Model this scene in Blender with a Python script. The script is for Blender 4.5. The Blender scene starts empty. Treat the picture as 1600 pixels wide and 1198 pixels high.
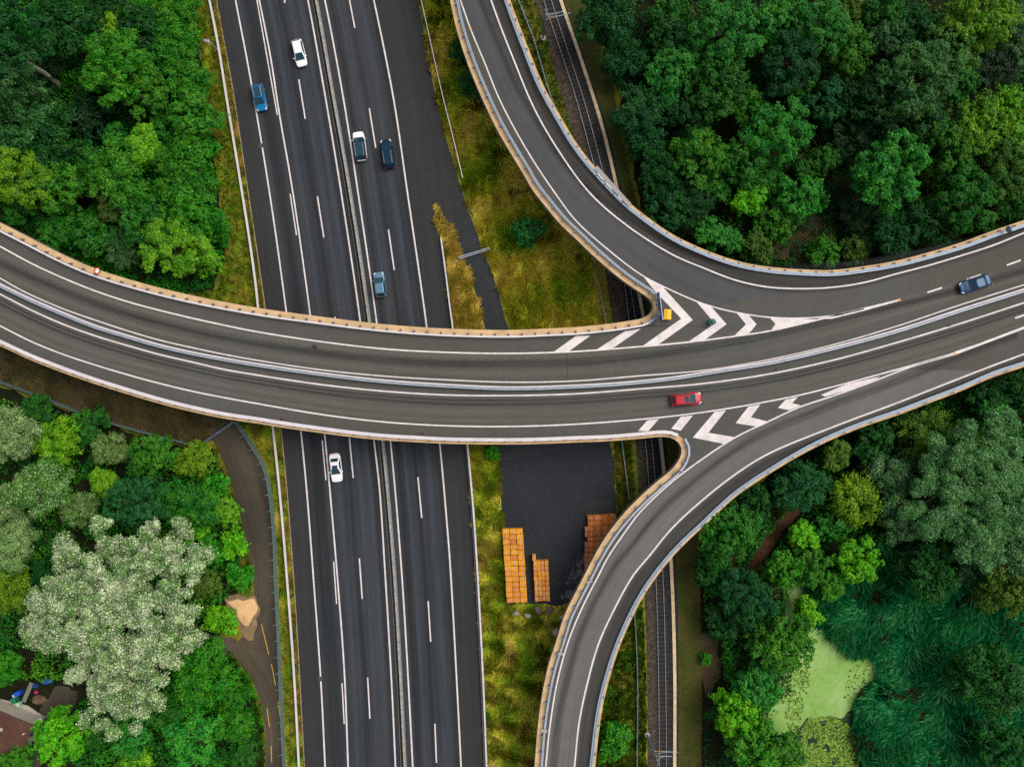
import bpy, math, random
import numpy as np
from mathutils import Vector, Matrix

# ------------------------------------------------------------------ camera, sky, sun, exposure
H = 124.44                                   # camera height in metres, looking straight down
S = bpy.context.scene
cam_data = bpy.data.cameras.new('camera')
cam_data.lens = 28.0
cam_data.sensor_width = 36.0
cam_data.clip_end = 4000.0
cam = bpy.data.objects.new('camera', cam_data)
cam.location = (0.0, 0.0, H)
S.collection.objects.link(cam)
S.camera = cam

SUN_EL, SUN_AZ = math.radians(56), math.radians(62)   # azimuth clockwise from +Y
world = bpy.data.worlds.new('World')
S.world = world
world.use_nodes = True
wn = world.node_tree.nodes
sky = wn.new('ShaderNodeTexSky')
sky.sky_type = 'NISHITA'
sky.sun_disc = False
sky.sun_elevation = SUN_EL
sky.sun_rotation = SUN_AZ
sky.air_density = 1.0
sky.dust_density = 3.0
wn['Background'].inputs['Strength'].default_value = 0.11
grey = wn.new('ShaderNodeHueSaturation')          # thin overcast: the same sky, paler
grey.inputs['Saturation'].default_value = 0.45
world.node_tree.links.new(sky.outputs[0], grey.inputs['Color'])
world.node_tree.links.new(grey.outputs[0], wn['Background'].inputs['Color'])

sun_data = bpy.data.lights.new('sun', 'SUN')
sun_data.energy = 1.35
sun_data.angle = math.radians(38)
sun_data.color = (1.0, 0.93, 0.84)
sun = bpy.data.objects.new('sun', sun_data)
sd = Vector((math.sin(SUN_AZ) * math.cos(SUN_EL), math.cos(SUN_AZ) * math.cos(SUN_EL), math.sin(SUN_EL)))
sun.rotation_euler = sd.to_track_quat('Z', 'Y').to_euler()
S.collection.objects.link(sun)

S.view_settings.view_transform = 'Standard'
S.view_settings.look = 'None'
S.view_settings.gamma = 1.0
S.view_settings.exposure = 0.55
S.cycles.use_denoising = False
S.cycles.max_bounces = 5
S.cycles.diffuse_bounces = 2
S.cycles.glossy_bounces = 2
S.cycles.transmission_bounces = 2
S.cycles.transparent_max_bounces = 8
S.cycles.caustics_reflective = False
S.cycles.caustics_refractive = False

# ------------------------------------------------------------------ helpers: places and curves
DECK = 8.0                                   # height of the overpass road surface
COL = S.collection


def P(px, py, z=0.0):
    """a photograph pixel, at height z, as a place in metres (10 photo pixels = 1 m on the ground)"""
    f = (H - z) / H
    return Vector(((px - 800) / 10.0 * f, (599 - py) / 10.0 * f, z))


def curve(pts, z=0.0, step=1.0, e0=0.0, e1=0.0):
    """smooth path through photo points lying at height z, resampled every step metres; ends run on by e0 / e1 metres"""
    q = [P(x, y, z).to_2d() for x, y in pts]
    if e0:
        q.insert(0, q[0] + (q[0] - q[1]).normalized() * e0)
    if e1:
        q.append(q[-1] + (q[-1] - q[-2]).normalized() * e1)
    a = [2 * q[0] - q[1]] + q + [2 * q[-1] - q[-2]]
    dense = []
    for i in range(1, len(a) - 2):
        p0, p1, p2, p3 = a[i - 1], a[i], a[i + 1], a[i + 2]
        d = lambda u, v: max((u - v).length, 1e-6) ** 0.5
        t0 = 0; t1 = t0 + d(p0, p1); t2 = t1 + d(p1, p2); t3 = t2 + d(p2, p3)
        n = max(4, int((p2 - p1).length / 0.25))
        for k in range(n):
            t = t1 + (t2 - t1) * k / n
            A1 = p0 * ((t1 - t) / (t1 - t0)) + p1 * ((t - t0) / (t1 - t0))
            A2 = p1 * ((t2 - t) / (t2 - t1)) + p2 * ((t - t1) / (t2 - t1))
            A3 = p2 * ((t3 - t) / (t3 - t2)) + p3 * ((t - t2) / (t3 - t2))
            B1 = A1 * ((t2 - t) / (t2 - t0)) + A2 * ((t - t0) / (t2 - t0))
            B2 = A2 * ((t3 - t) / (t3 - t1)) + A3 * ((t - t1) / (t3 - t1))
            dense.append(B1 * ((t2 - t) / (t2 - t1)) + B2 * ((t - t1) / (t2 - t1)))
    dense.append(q[-1])
    return resample(dense, step=step)


def resample(path, step=None, n=None):
    L = [0.0]
    for a, b in zip(path, path[1:]):
        L.append(L[-1] + (b - a).length)
    n = n or max(2, int(round(L[-1] / step)) + 1)
    out, j = [], 0
    for k in range(n):
        s = L[-1] * k / (n - 1)
        while j < len(path) - 2 and L[j + 1] < s:
            j += 1
        f = (s - L[j]) / max(L[j + 1] - L[j], 1e-9)
        out.append(path[j].lerp(path[j + 1], min(max(f, 0), 1)))
    return out


def normals(path):
    out = []
    for i in range(len(path)):
        t = (path[min(i + 1, len(path) - 1)] - path[max(i - 1, 0)]).normalized()
        out.append(Vector((-t.y, t.x)))
    return out


def offset(path, d):
    return [p + n * d for p, n in zip(path, normals(path))]


def plen(path):
    return sum((b - a).length for a, b in zip(path, path[1:]))


def along(path, s):
    """point and direction at distance s"""
    for a, b in zip(path, path[1:]):
        l = (b - a).length
        if s <= l:
            return a.lerp(b, s / max(l, 1e-9)), (b - a).normalized()
        s -= l
    return path[-1], (path[-1] - path[-2]).normalized()


# ------------------------------------------------------------------ helpers: geometry
class Geo:
    """collects vertices, faces and optional uvs of ONE mesh"""

    def __init__(s):
        s.v, s.f, s.uv, s.mi, s.m = [], [], {}, {}, 0

    def add(s, vs, fs, uv=None):
        b = len(s.v)
        s.v += [tuple(x) for x in vs]
        for k, f in enumerate(fs):
            if s.m:
                s.mi[len(s.f)] = s.m
            if uv is not None:
                s.uv[len(s.f)] = [uv[i] for i in f]
            s.f.append([i + b for i in f])
        return s

    def box(s, c, size, rz=0.0, taper=1.0, ry=0.0):
        hx, hy, hz = size[0] / 2, size[1] / 2, size[2] / 2
        M = Matrix.Translation(c) @ Matrix.Rotation(rz, 4, 'Z') @ Matrix.Rotation(ry, 4, 'Y')
        vs = [M @ Vector((x * hx * (taper if z > 0 else 1), y * hy * (taper if z > 0 else 1), z * hz)) for z in (-1, 1) for x, y in ((-1, -1), (1, -1), (1, 1), (-1, 1))]
        return s.add(vs, [(3, 2, 1, 0), (4, 5, 6, 7), (0, 1, 5, 4), (1, 2, 6, 5), (2, 3, 7, 6), (3, 0, 4, 7)])

    def tube(s, pts, radii, n=8, cap=True):
        pts = [Vector(p) for p in pts]
        if not isinstance(radii, (list, tuple)):
            radii = [radii] * len(pts)
        vs, fs = [], []
        for i, p in enumerate(pts):
            t = (pts[min(i + 1, len(pts) - 1)] - pts[max(i - 1, 0)]).normalized()
            a = t.cross(Vector((0, 0, 1)) if abs(t.z) < 0.9 else Vector((1, 0, 0))).normalized()
            b = t.cross(a)
            vs += [p + (a * math.cos(2 * math.pi * k / n) + b * math.sin(2 * math.pi * k / n)) * radii[i] for k in range(n)]
        for i in range(len(pts) - 1):
            for k in range(n):
                k2 = (k + 1) % n
                fs.append((i * n + k, i * n + k2, (i + 1) * n + k2, (i + 1) * n + k))
        if cap:
            fs.append(tuple(range(n))); fs.append(tuple((len(pts) - 1) * n + k for k in reversed(range(n))))
        return s.add(vs, fs)

    def lathe(s, c, prof, n=20, rx=0.0):
        """prof: (radius, z) rings from bottom to top"""
        vs, fs = [], []
        for r, z in prof:
            vs += [Vector((c[0] + r * math.cos(2 * math.pi * k / n), c[1] + r * math.sin(2 * math.pi * k / n), c[2] + z)) for k in range(n)]
        for i in range(len(prof) - 1):
            for k in range(n):
                k2 = (k + 1) % n
                fs.append((i * n + k, i * n + k2, (i + 1) * n + k2, (i + 1) * n + k))
        fs.append(tuple(reversed(range(n)))); fs.append(tuple((len(prof) - 1) * n + k for k in range(n)))
        return s.add(vs, fs)

    def sweep(s, path, prof, closed=True):
        """carries a profile of (sideways, height) points along a flat path"""
        ns = normals(path)
        m, vs, fs, uv, L = len(prof), [], [], [], 0.0
        for i, (p, n) in enumerate(zip(path, ns)):
            if i:
                L += (p - path[i - 1]).length
            for o, z in prof:
                vs.append((p.x + n.x * o, p.y + n.y * o, z)); uv.append((o, L))
        for i in range(len(path) - 1):
            for k in range(m if closed else m - 1):
                k2 = (k + 1) % m
                fs.append((i * m + k, i * m + k2, (i + 1) * m + k2, (i + 1) * m + k))
        if closed:
            fs.append(tuple(range(m))[::-1]); fs.append(tuple((len(path) - 1) * m + k for k in range(m)))
        return s.add(vs, fs, uv)

    def ribbon(s, a, b, z, cols=1):
        """flat strip between two paths; uv = metres across, metres along"""
        n = max(len(a), len(b))
        a, b = resample(a, n=n), resample(b, n=n)
        vs, uv, fs, L = [], [], [], 0.0
        for i in range(n):
            if i:
                L += ((a[i] + b[i]) / 2 - (a[i - 1] + b[i - 1]) / 2).length
            w = (b[i] - a[i]).length
            for k in range(cols + 1):
                p = a[i].lerp(b[i], k / cols)
                vs.append((p.x, p.y, z)); uv.append((w * k / cols, L))
        c = cols + 1
        for i in range(n - 1):
            for k in range(cols):
                fs.append((i * c + k, i * c + k + 1, (i + 1) * c + k + 1, (i + 1) * c + k))
        return s.add(vs, fs, uv)

    def line(s, path, w, z):
        return s.ribbon(offset(path, w / 2), offset(path, -w / 2), z)

    def poly(s, pts, z):
        """flat face from 2-d points (made counter-clockwise so it looks up)"""
        pts = [Vector((p[0], p[1])) for p in pts]
        if sum(a.x * b.y - b.x * a.y for a, b in zip(pts, pts[1:] + pts[:1])) < 0:
            pts = pts[::-1]
        return s.add([(p.x, p.y, z) for p in pts], [tuple(range(len(pts)))], [(p.x, p.y) for p in pts])

    def prism(s, pts, z0, z1):
        pts = [Vector((p[0], p[1])) for p in pts]
        if sum(a.x * b.y - b.x * a.y for a, b in zip(pts, pts[1:] + pts[:1])) < 0:
            pts = pts[::-1]
        n = len(pts)
        vs = [(p.x, p.y, z0) for p in pts] + [(p.x, p.y, z1) for p in pts]
        fs = [tuple(reversed(range(n))), tuple(range(n, 2 * n))] + [(i, (i + 1) % n, n + (i + 1) % n, n + i) for i in range(n)]
        return s.add(vs, fs)

    def disc(s, c, r, nrm, n=24, thick=0.01):
        q = Vector(nrm).to_track_quat('Z', 'Y').to_matrix()
        c = Vector(c)
        vs = [c + q @ Vector((r * math.cos(2 * math.pi * k / n), r * math.sin(2 * math.pi * k / n), h)) for h in (-thick, thick) for k in range(n)]
        fs = [tuple(reversed(range(n))), tuple(range(n, 2 * n))] + [(i, (i + 1) % n, n + (i + 1) % n, n + i) for i in range(n)]
        return s.add(vs, fs)


def tag(o, label=None, cat=None, group=None, kind=None):
    if label: o['label'] = label
    if cat: o['category'] = cat
    if group: o['group'] = group
    if kind: o['kind'] = kind
    return o


def empty(name, loc=(0, 0, 0), rz=0.0, label=None, cat=None, group=None):
    o = bpy.data.objects.new(name, None)
    o.location = loc
    o.rotation_euler = (0, 0, rz)
    COL.objects.link(o)
    return tag(o, label, cat, group)


def build(name, g, mats, parent=None, smooth=False, local=False, bevel=0.0, subsurf=0):
    """links the geometry as ONE mesh object. Under a parent, world coordinates are brought into the parent's own frame
    (unless local: they already are)."""
    me = bpy.data.meshes.new(name)
    off = Vector((0, 0, 0))
    if parent is not None and not local:
        q = parent
        while q is not None:
            off = off + Vector(q.location); q = q.parent
    me.from_pydata([(v[0] - off.x, v[1] - off.y, v[2] - off.z) for v in g.v], [], g.f)
    if g.uv:
        lay = me.uv_layers.new(name='UVMap')
        for pi, uvs in g.uv.items():
            ls = me.polygons[pi].loop_start
            for k, c in enumerate(uvs):
                lay.data[ls + k].uv = c
    for m in (mats if isinstance(mats, (list, tuple)) else [mats]):
        me.materials.append(m)
    for pi, mi in g.mi.items():
        me.polygons[pi].material_index = mi
    if smooth:
        me.polygons.foreach_set('use_smooth', [True] * len(me.polygons))
    me.update()
    o = bpy.data.objects.new(name, me)
    COL.objects.link(o)
    if parent is not None:
        o.parent = parent
    if bevel:
        b = o.modifiers.new('bevel', 'BEVEL'); b.width = bevel; b.segments = 2; b.limit_method = 'ANGLE'
    if subsurf:
        sb = o.modifiers.new('smooth', 'SUBSURF'); sb.levels = subsurf; sb.render_levels = subsurf
    return o


def copy_of(o, parent):
    c = o.copy()
    COL.objects.link(c)
    c.parent = parent
    return c


def cards(name, P4, mat, parent=None, col=None):
    """mesh of many separate small quads: P4 is (n, 4, 3)"""
    n = len(P4)
    me = bpy.data.meshes.new(name)
    me.vertices.add(n * 4); me.loops.add(n * 4); me.polygons.add(n)
    me.vertices.foreach_set('co', np.ascontiguousarray(P4, dtype=np.float32).ravel())
    me.loops.foreach_set('vertex_index', np.arange(n * 4, dtype=np.int32))
    me.polygons.foreach_set('loop_start', np.arange(0, n * 4, 4, dtype=np.int32))
    me.polygons.foreach_set('loop_total', np.full(n, 4, dtype=np.int32))
    if col is not None:
        a = me.color_attributes.new('Col', 'FLOAT_COLOR', 'POINT')
        c4 = np.ones((n, 4, 4), dtype=np.float32)
        c4[:, :, :3] = np.asarray(col)[:, None, :]
        a.data.foreach_set('color', c4.ravel())
    me.materials.append(mat)
    me.update(calc_edges=True)
    me.validate()
    o = bpy.data.objects.new(name, me)
    COL.objects.link(o)
    if parent is not None:
        o.parent = parent
    return o


# ------------------------------------------------------------------ helpers: materials
def srgb(r, g, b):
    f = lambda c: (c / 255 / 12.92) if c <= 10.3 else ((c / 255 + 0.055) / 1.055) ** 2.4
    return (f(r), f(g), f(b), 1.0)


class M:
    """a small node-graph writer"""

    def __init__(s, name, rough=0.6, metal=0.0, spec=0.4):
        s.mat = bpy.data.materials.new(name)
        s.mat.use_nodes = True
        s.t = s.mat.node_tree
        s.b = s.t.nodes['Principled BSDF']
        s.b.inputs['Roughness'].default_value = rough
        s.b.inputs['Metallic'].default_value = metal
        s.b.inputs['Specular IOR Level'].default_value = spec

    def n(s, typ, **kw):
        x = s.t.nodes.new(typ)
        for k, v in kw.items():
            setattr(x, k, v)
        return x

    def link(s, a, b):
        s.t.links.new(a, b)

    def val(s, sock, v):
        if hasattr(v, 'links'):
            s.link(v, sock)
        else:
            sock.default_value = v

    def coord(s, kind='Object', scale=(1, 1, 1)):
        tc = s.n('ShaderNodeTexCoord')
        mp = s.n('ShaderNodeMapping')
        mp.inputs['Scale'].default_value = scale
        s.link(tc.outputs[kind], mp.inputs['Vector'])
        return mp.outputs[0]

    def pos(s, scale=(1, 1, 1)):
        ge = s.n('ShaderNodeNewGeometry')
        mp = s.n('ShaderNodeMapping')
        mp.inputs['Scale'].default_value = scale
        s.link(ge.outputs['Position'], mp.inputs['Vector'])
        return mp.outputs[0]

    def noise(s, vec, scale, detail=3.0, rough=0.55, dist=0.0):
        x = s.n('ShaderNodeTexNoise')
        x.inputs['Scale'].default_value = scale
        x.inputs['Detail'].default_value = detail
        x.inputs['Roughness'].default_value = rough
        x.inputs['Distortion'].default_value = dist
        s.link(vec, x.inputs['Vector'])
        return x.outputs['Fac']

    def ramp(s, fac, stops):
        x = s.n('ShaderNodeValToRGB')
        el = x.color_ramp.elements
        while len(el) < len(stops):
            el.new(0.5)
        for e, (p, c) in zip(el, stops):
            e.position = p
            e.color = c if len(c) == 4 else (*c, 1)
        s.link(fac, x.inputs['Fac'])
        return x.outputs['Color']

    def mapr(s, v, a, b, c, d):
        x = s.n('ShaderNodeMapRange')
        s.val(x.inputs['Value'], v)
        for k, q in zip(('From Min', 'From Max', 'To Min', 'To Max'), (a, b, c, d)):
            x.inputs[k].default_value = q
        return x.outputs[0]

    def mix(s, fac, a, b, mode='MIX'):
        x = s.n('ShaderNodeMix', data_type='RGBA', blend_type=mode)
        s.val(x.inputs[0], fac); s.val(x.inputs[6], a); s.val(x.inputs[7], b)
        return x.outputs[2]

    def math(s, op, a, b=0.0):
        x = s.n('ShaderNodeMath', operation=op)
        s.val(x.inputs[0], a); s.val(x.inputs[1], b)
        return x.outputs[0]

    def hsv(s, col, h=0.5, sat=1.0, v=1.0):
        x = s.n('ShaderNodeHueSaturation')
        s.val(x.inputs['Hue'], h); s.val(x.inputs['Saturation'], sat); s.val(x.inputs['Value'], v); s.val(x.inputs['Color'], col)
        return x.outputs[0]

    def base(s, c):
        s.val(s.b.inputs['Base Color'], c)
        return s

    def bump(s, h, strength=0.3, dist=0.05):
        x = s.n('ShaderNodeBump')
        x.inputs['Strength'].default_value = strength
        x.inputs['Distance'].default_value = dist
        s.link(h, x.inputs['Height'])
        s.link(x.outputs[0], s.b.inputs['Normal'])
        return s


def plain(name, rgb, rough=0.6, metal=0.0, spec=0.4, vary=0.12, scale=3.0):
    """a painted or cast surface with slight wear"""
    m = M(name, rough, metal, spec)
    c = srgb(*rgb)
    f = m.noise(m.coord('Object'), scale, 4.0)
    m.base(m.hsv(c, v=m.mapr(f, 0.3, 0.7, 1 - vary, 1 + vary)))
    return m.mat


def asphalt(name, rgb, streak=0.25, patch=0.2, grain=0.14, uv=True, rough=0.85, tint=None, u_rate=0.55):
    m = M(name, rough, 0.0, 0.25)
    c = srgb(*rgb)
    p = m.pos()
    big = m.noise(p, 0.06, 3.0)
    fine = m.noise(p, 6.0, 2.0, 0.7)
    mid = m.noise(p, 0.7, 4.0, 0.6)
    v = m.mapr(big, 0.3, 0.7, 1 - patch, 1 + patch)
    v = m.math('MULTIPLY', v, m.mapr(fine, 0.25, 0.75, 1 - grain, 1 + grain))
    v = m.math('MULTIPLY', v, m.mapr(mid, 0.3, 0.7, 0.93, 1.07))
    if uv:
        st = m.noise(m.coord('UV', (u_rate, 0.008, 1)), 1.0, 4.0, 0.6)
        st2 = m.noise(m.coord('UV', (2.2, 0.03, 1)), 1.0, 3.0, 0.7)
        v = m.math('MULTIPLY', v, m.mapr(st, 0.3, 0.7, 1 - streak, 1 + streak))
        v = m.math('MULTIPLY', v, m.mapr(st2, 0.35, 0.7, 1 - streak * 0.45, 1 + streak * 0.45))
    col = m.hsv(c, v=v)
    if tint:
        col = m.mix(m.mapr(big, 0.4, 0.65, 0, 0.7), col, m.hsv(srgb(*tint), v=v))
    m.base(col)
    return m.mat


def wear(name, rgb, amount=0.6, seed=0.0):
    """tyre wear on a lane: rubber or polished stone that thins out towards the strip's sides (uv.x runs 0..1 across)"""
    m = M(name, 0.8, 0.0, 0.25)
    m.base(srgb(*rgb))
    tc = m.n('ShaderNodeTexCoord')
    sep = m.n('ShaderNodeSeparateXYZ')
    m.link(tc.outputs['UV'], sep.inputs[0])
    edge = m.math('SUBTRACT', 1.0, m.math('ABSOLUTE', m.math('MULTIPLY', m.math('SUBTRACT', sep.outputs[0], 0.5), 2.0)))
    edge = m.mapr(edge, 0.0, 0.8, 0.0, 1.0)
    nz = m.noise(m.coord('UV', (3.0, 0.05, 1)), 1.0, 4.0, 0.65)
    a = m.math('MULTIPLY', m.math('MULTIPLY', edge, m.mapr(nz, 0.3, 0.65, 0.25, 1.0)), amount)
    m.link(a, m.b.inputs['Alpha'])
    return m.mat


def paint(name, rgb, worn=0.5, under=(70, 70, 68)):
    m = M(name, 0.7, 0.0, 0.3)
    p = m.pos()
    f = m.noise(p, 9.0, 3.0, 0.7)
    g = m.noise(p, 0.9, 3.0)
    k = m.mapr(m.math('ADD', m.math('MULTIPLY', f, 0.6), m.math('MULTIPLY', g, 0.4)), 0.44, 0.70, 0.0, worn)
    m.base(m.mix(k, srgb(*rgb), srgb(*under)))
    return m.mat


def soil(name, stops, scale=0.5, bump=0.4):
    m = M(name, 0.95, 0.0, 0.1)
    p = m.pos()
    a = m.noise(p, scale, 5.0, 0.65, 0.4)
    b = m.noise(p, scale * 9, 3.0, 0.7)
    f = m.math('ADD', m.math('MULTIPLY', a, 0.65), m.math('MULTIPLY', b, 0.35))
    m.base(m.ramp(f, stops))
    m.bump(b, bump, 0.15)
    return m.mat


def leaf(name, light=None, share=0.0, vary=0.38, trans=0.3, clump=0.3):
    """foliage: the object's own colour, varied from leaf to leaf and from clump to clump"""
    m = M(name, 0.55, 0.0, 0.25)
    oi = m.n('ShaderNodeObjectInfo')
    ge = m.n('ShaderNodeNewGeometry')
    rnd = ge.outputs['Random Per Island']
    nz = m.noise(m.coord('Object'), 0.6, 3.0)
    v = m.math('MULTIPLY', m.mapr(rnd, 0, 1, 1 - vary, 1 + vary), m.mapr(nz, 0.3, 0.7, 1 - clump, 1 + clump))
    hue = m.mapr(m.math('FRACT', m.math('MULTIPLY', rnd, 7.31)), 0, 1, 0.485, 0.512)
    col = m.hsv(oi.outputs['Color'], h=m.math('ADD', hue, m.mapr(nz, 0.3, 0.7, 0.012, -0.022)), v=v)
    if light:
        k = m.math('LESS_THAN', m.math('FRACT', m.math('MULTIPLY', rnd, 13.7)), m.mapr(m.noise(m.coord('Object'), 0.42, 3.0), 0.35, 0.65, share * 0.35, share * 1.9))
        k = m.math('MULTIPLY', k, 0.85)
        col = m.mix(k, col, m.hsv(srgb(*light), v=v))
    m.base(col)
    tr = m.n('ShaderNodeBsdfTranslucent')
    m.link(m.hsv(col, h=0.49, sat=1.05, v=1.15), tr.inputs['Color'])
    mx = m.n('ShaderNodeMixShader')
    mx.inputs[0].default_value = trans
    out = m.t.nodes['Material Output']
    m.link(m.b.outputs[0], mx.inputs[1]); m.link(tr.outputs[0], mx.inputs[2]); m.link(mx.outputs[0], out.inputs['Surface'])
    return m.mat


def blade(name, trans=0.25, vary=0.3):
    """grass and reed blades: the blade's own colour attribute, varied a little"""
    m = M(name, 0.6, 0.0, 0.2)
    at = m.n('ShaderNodeAttribute', attribute_name='Col')
    ge = m.n('ShaderNodeNewGeometry')
    col = m.hsv(at.outputs['Color'], v=m.mapr(ge.outputs['Random Per Island'], 0, 1, 1 - vary, 1 + vary))
    m.base(col)
    tr = m.n('ShaderNodeBsdfTranslucent')
    m.link(col, tr.inputs['Color'])
    mx = m.n('ShaderNodeMixShader')
    mx.inputs[0].default_value = trans
    m.link(m.b.outputs[0], mx.inputs[1]); m.link(tr.outputs[0], mx.inputs[2]); m.link(mx.outputs[0], m.t.nodes['Material Output'].inputs['Surface'])
    return m.mat


def carpaint(name, rgb, metal=0.0, rough=0.28):
    m = M(name, rough, metal, 0.35)
    m.base(srgb(*rgb))
    m.b.inputs['Coat Weight'].default_value = 0.15
    m.b.inputs['Coat Roughness'].default_value = 0.08
    return m.mat


MAT = dict(
    motorway=asphalt('motorway asphalt', (49, 54, 58), 0.40, 0.12, 0.09, tint=(55, 54, 56), u_rate=0.42),
    shoulder=asphalt('shoulder asphalt', (49, 49, 50), 0.14, 0.12, 0.2),
    deck=asphalt('deck asphalt', (82, 79, 72), 0.0, 0.14, 0.18, uv=False, tint=(74, 74, 71)),
    ramp=asphalt('ramp asphalt', (74, 74, 74), 0.16, 0.08, 0.14),
    ramp_pale=asphalt('pale ramp asphalt', (97, 95, 91), 0.14, 0.08, 0.14),
    path=asphalt('path asphalt', (68, 62, 52), 0.25, 0.22, 0.22, u_rate=0.5, tint=(86, 76, 60)),
    yard=asphalt('yard asphalt', (38, 41, 45), 0.10, 0.2, 0.15, uv=False),
    service=asphalt('service road asphalt', (46, 48, 50), 0.12, 0.15, 0.2),
    dark_wear=wear('dark tyre wear', (46, 46, 46), 0.5),
    pale_wear=wear('polished pale asphalt', (122, 117, 106), 0.5),
    grey_wear=wear('polished grey asphalt', (80, 85, 92), 0.6),
    white=paint('white road paint', (226, 216, 211), 0.5),
    yellow=paint('yellow road paint', (214, 178, 60), 0.6, (80, 74, 62)),
    tan=plain('tan weathered concrete', (196, 164, 122), 0.85, vary=0.2, scale=0.6),
    concrete=plain('grey concrete', (164, 160, 152), 0.85, vary=0.18, scale=0.8),
    pale=plain('pale rail paint', (204, 196, 197), 0.6, vary=0.10, scale=0.7),
    steel=plain('galvanised steel', (152, 161, 172), 0.5, 0.15, vary=0.15, scale=1.5),
    bluesteel=plain('blue grey steel', (112, 130, 146), 0.5, 0.2, vary=0.18, scale=1.2),
    darksteel=plain('dark steel', (64, 62, 66), 0.6, 0.2),
    soffit=plain('soffit concrete', (120, 116, 108), 0.9),
    rubber=plain('tyre rubber', (24, 24, 25), 0.9),
    rim=plain('alloy rim', (168, 172, 178), 0.35, 0.7),
    black=plain('black plastic', (20, 21, 23), 0.55),
    red_lamp=plain('red lamp glass', (150, 12, 18), 0.2),
    white_lamp=plain('clear lamp glass', (226, 232, 236), 0.15),
    rust=plain('worn rail steel', (136, 128, 122), 0.45, 0.2, vary=0.2),
    sleeper=plain('old timber sleeper', (56, 50, 44), 0.9, vary=0.25),
    bark=plain('tree bark', (104, 90, 74), 0.95, vary=0.3, scale=2.5),
    palebark=plain('pale bark', (158, 150, 134), 0.9, vary=0.2, scale=2.5),
    rock=plain('boulder stone', (150, 142, 136), 0.9, vary=0.3, scale=1.6),
    darkrock=plain('brown boulder stone', (104, 84, 74), 0.9, vary=0.3, scale=1.6),
)
g_ = M('car glass', 0.06, 0.0, 0.6); g_.base(srgb(20, 58, 70)); MAT['glass'] = g_.mat
LEAF = leaf('leaves')
SILVER = leaf('silver poplar leaves', (202, 211, 172), 0.42, 0.34, 0.22, 0.36)
BLADE = blade('grass blades')
# ------------------------------------------------------------------ the ground and what lies flat on it
def patch(name, pts, z, mat, smooth_edge=True, kind='structure'):
    g = Geo()
    if smooth_edge:
        q = [P(x, y, 0).to_2d() for x, y in pts]
        q = wobble_outline(q)
        g.poly(q, z)
    else:
        g.poly([P(x, y, 0).to_2d() for x, y in pts], z)
    o = build(name, g, mat)
    return tag(o, kind=kind)


def wobble_outline(q, amp=0.22, step=0.8):
    rr = random.Random(len(q) * 7 + int(abs(q[0].x) * 10))
    out = resample(q + [q[0]], step=step)[:-1]
    c = sum(out, Vector((0, 0))) / len(out)
    ph = [rr.random() * 6.28 for _ in range(4)]
    res = []
    for i, p in enumerate(out):
        d = p - c
        k = amp * (math.sin(i * 0.9 + ph[0]) + 0.7 * math.sin(i * 2.1 + ph[1]) + 0.5 * rr.uniform(-1, 1))
        res.append(p + d.normalized() * k)
    return res


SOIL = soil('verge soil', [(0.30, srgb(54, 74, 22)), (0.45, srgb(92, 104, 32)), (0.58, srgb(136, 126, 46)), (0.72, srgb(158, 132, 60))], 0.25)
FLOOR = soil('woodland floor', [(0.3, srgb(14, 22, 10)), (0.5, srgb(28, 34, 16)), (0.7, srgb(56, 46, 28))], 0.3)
DIRT = soil('bare dirt bank', [(0.3, srgb(34, 38, 18)), (0.45, srgb(60, 54, 34)), (0.6, srgb(82, 68, 50)), (0.75, srgb(96, 78, 56))], 0.3)
BALLAST = soil('stone ballast', [(0.25, srgb(30, 27, 24)), (0.45, srgb(62, 54, 46)), (0.6, srgb(92, 82, 70)), (0.8, srgb(146, 134, 118))], 1.6, 0.6)
DARKBALLAST = soil('dark ballast', [(0.3, srgb(26, 30, 34)), (0.55, srgb(50, 52, 54)), (0.75, srgb(92, 90, 86))], 1.8, 0.6)
TRACKGRASS = soil('trodden grass path', [(0.3, srgb(44, 62, 22)), (0.5, srgb(66, 72, 30)), (0.65, srgb(90, 76, 44)), (0.8, srgb(114, 90, 62))], 0.28)
SAND = soil('pale sand', [(0.3, srgb(168, 132, 92)), (0.5, srgb(222, 180, 130)), (0.7, srgb(230, 190, 142))], 0.5, 0.2)

g = Geo()
N = 24
vs, fs = [], []
for j in range(N + 1):
    for i in range(N + 1):
        vs.append(((i / N - 0.5) * 2400, (j / N - 0.5) * 2400, -0.06))
for j in range(N):
    for i in range(N):
        a = j * (N + 1) + i
        fs.append((a, a + 1, a + N + 2, a + N + 1))
g.add(vs, fs)
tag(build('ground', g, SOIL), kind='structure')

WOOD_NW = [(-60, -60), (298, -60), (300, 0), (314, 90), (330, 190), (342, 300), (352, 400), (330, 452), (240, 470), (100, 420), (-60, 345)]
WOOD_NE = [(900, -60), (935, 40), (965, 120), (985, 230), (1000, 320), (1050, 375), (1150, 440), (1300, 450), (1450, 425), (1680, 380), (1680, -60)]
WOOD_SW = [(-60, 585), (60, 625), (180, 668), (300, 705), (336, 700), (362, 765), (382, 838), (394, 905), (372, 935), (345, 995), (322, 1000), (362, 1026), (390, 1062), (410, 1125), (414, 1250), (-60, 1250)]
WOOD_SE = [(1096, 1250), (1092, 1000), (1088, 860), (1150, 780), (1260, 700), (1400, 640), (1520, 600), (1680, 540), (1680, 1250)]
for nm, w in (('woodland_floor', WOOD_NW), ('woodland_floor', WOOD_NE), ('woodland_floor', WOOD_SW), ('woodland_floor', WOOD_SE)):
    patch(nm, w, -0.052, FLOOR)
patch('dirt_bank', [(-60, 500), (150, 570), (300, 620), (420, 640), (400, 690), (368, 664), (310, 702), (180, 664), (60, 622), (-60, 580)], -0.047, DIRT)
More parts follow.
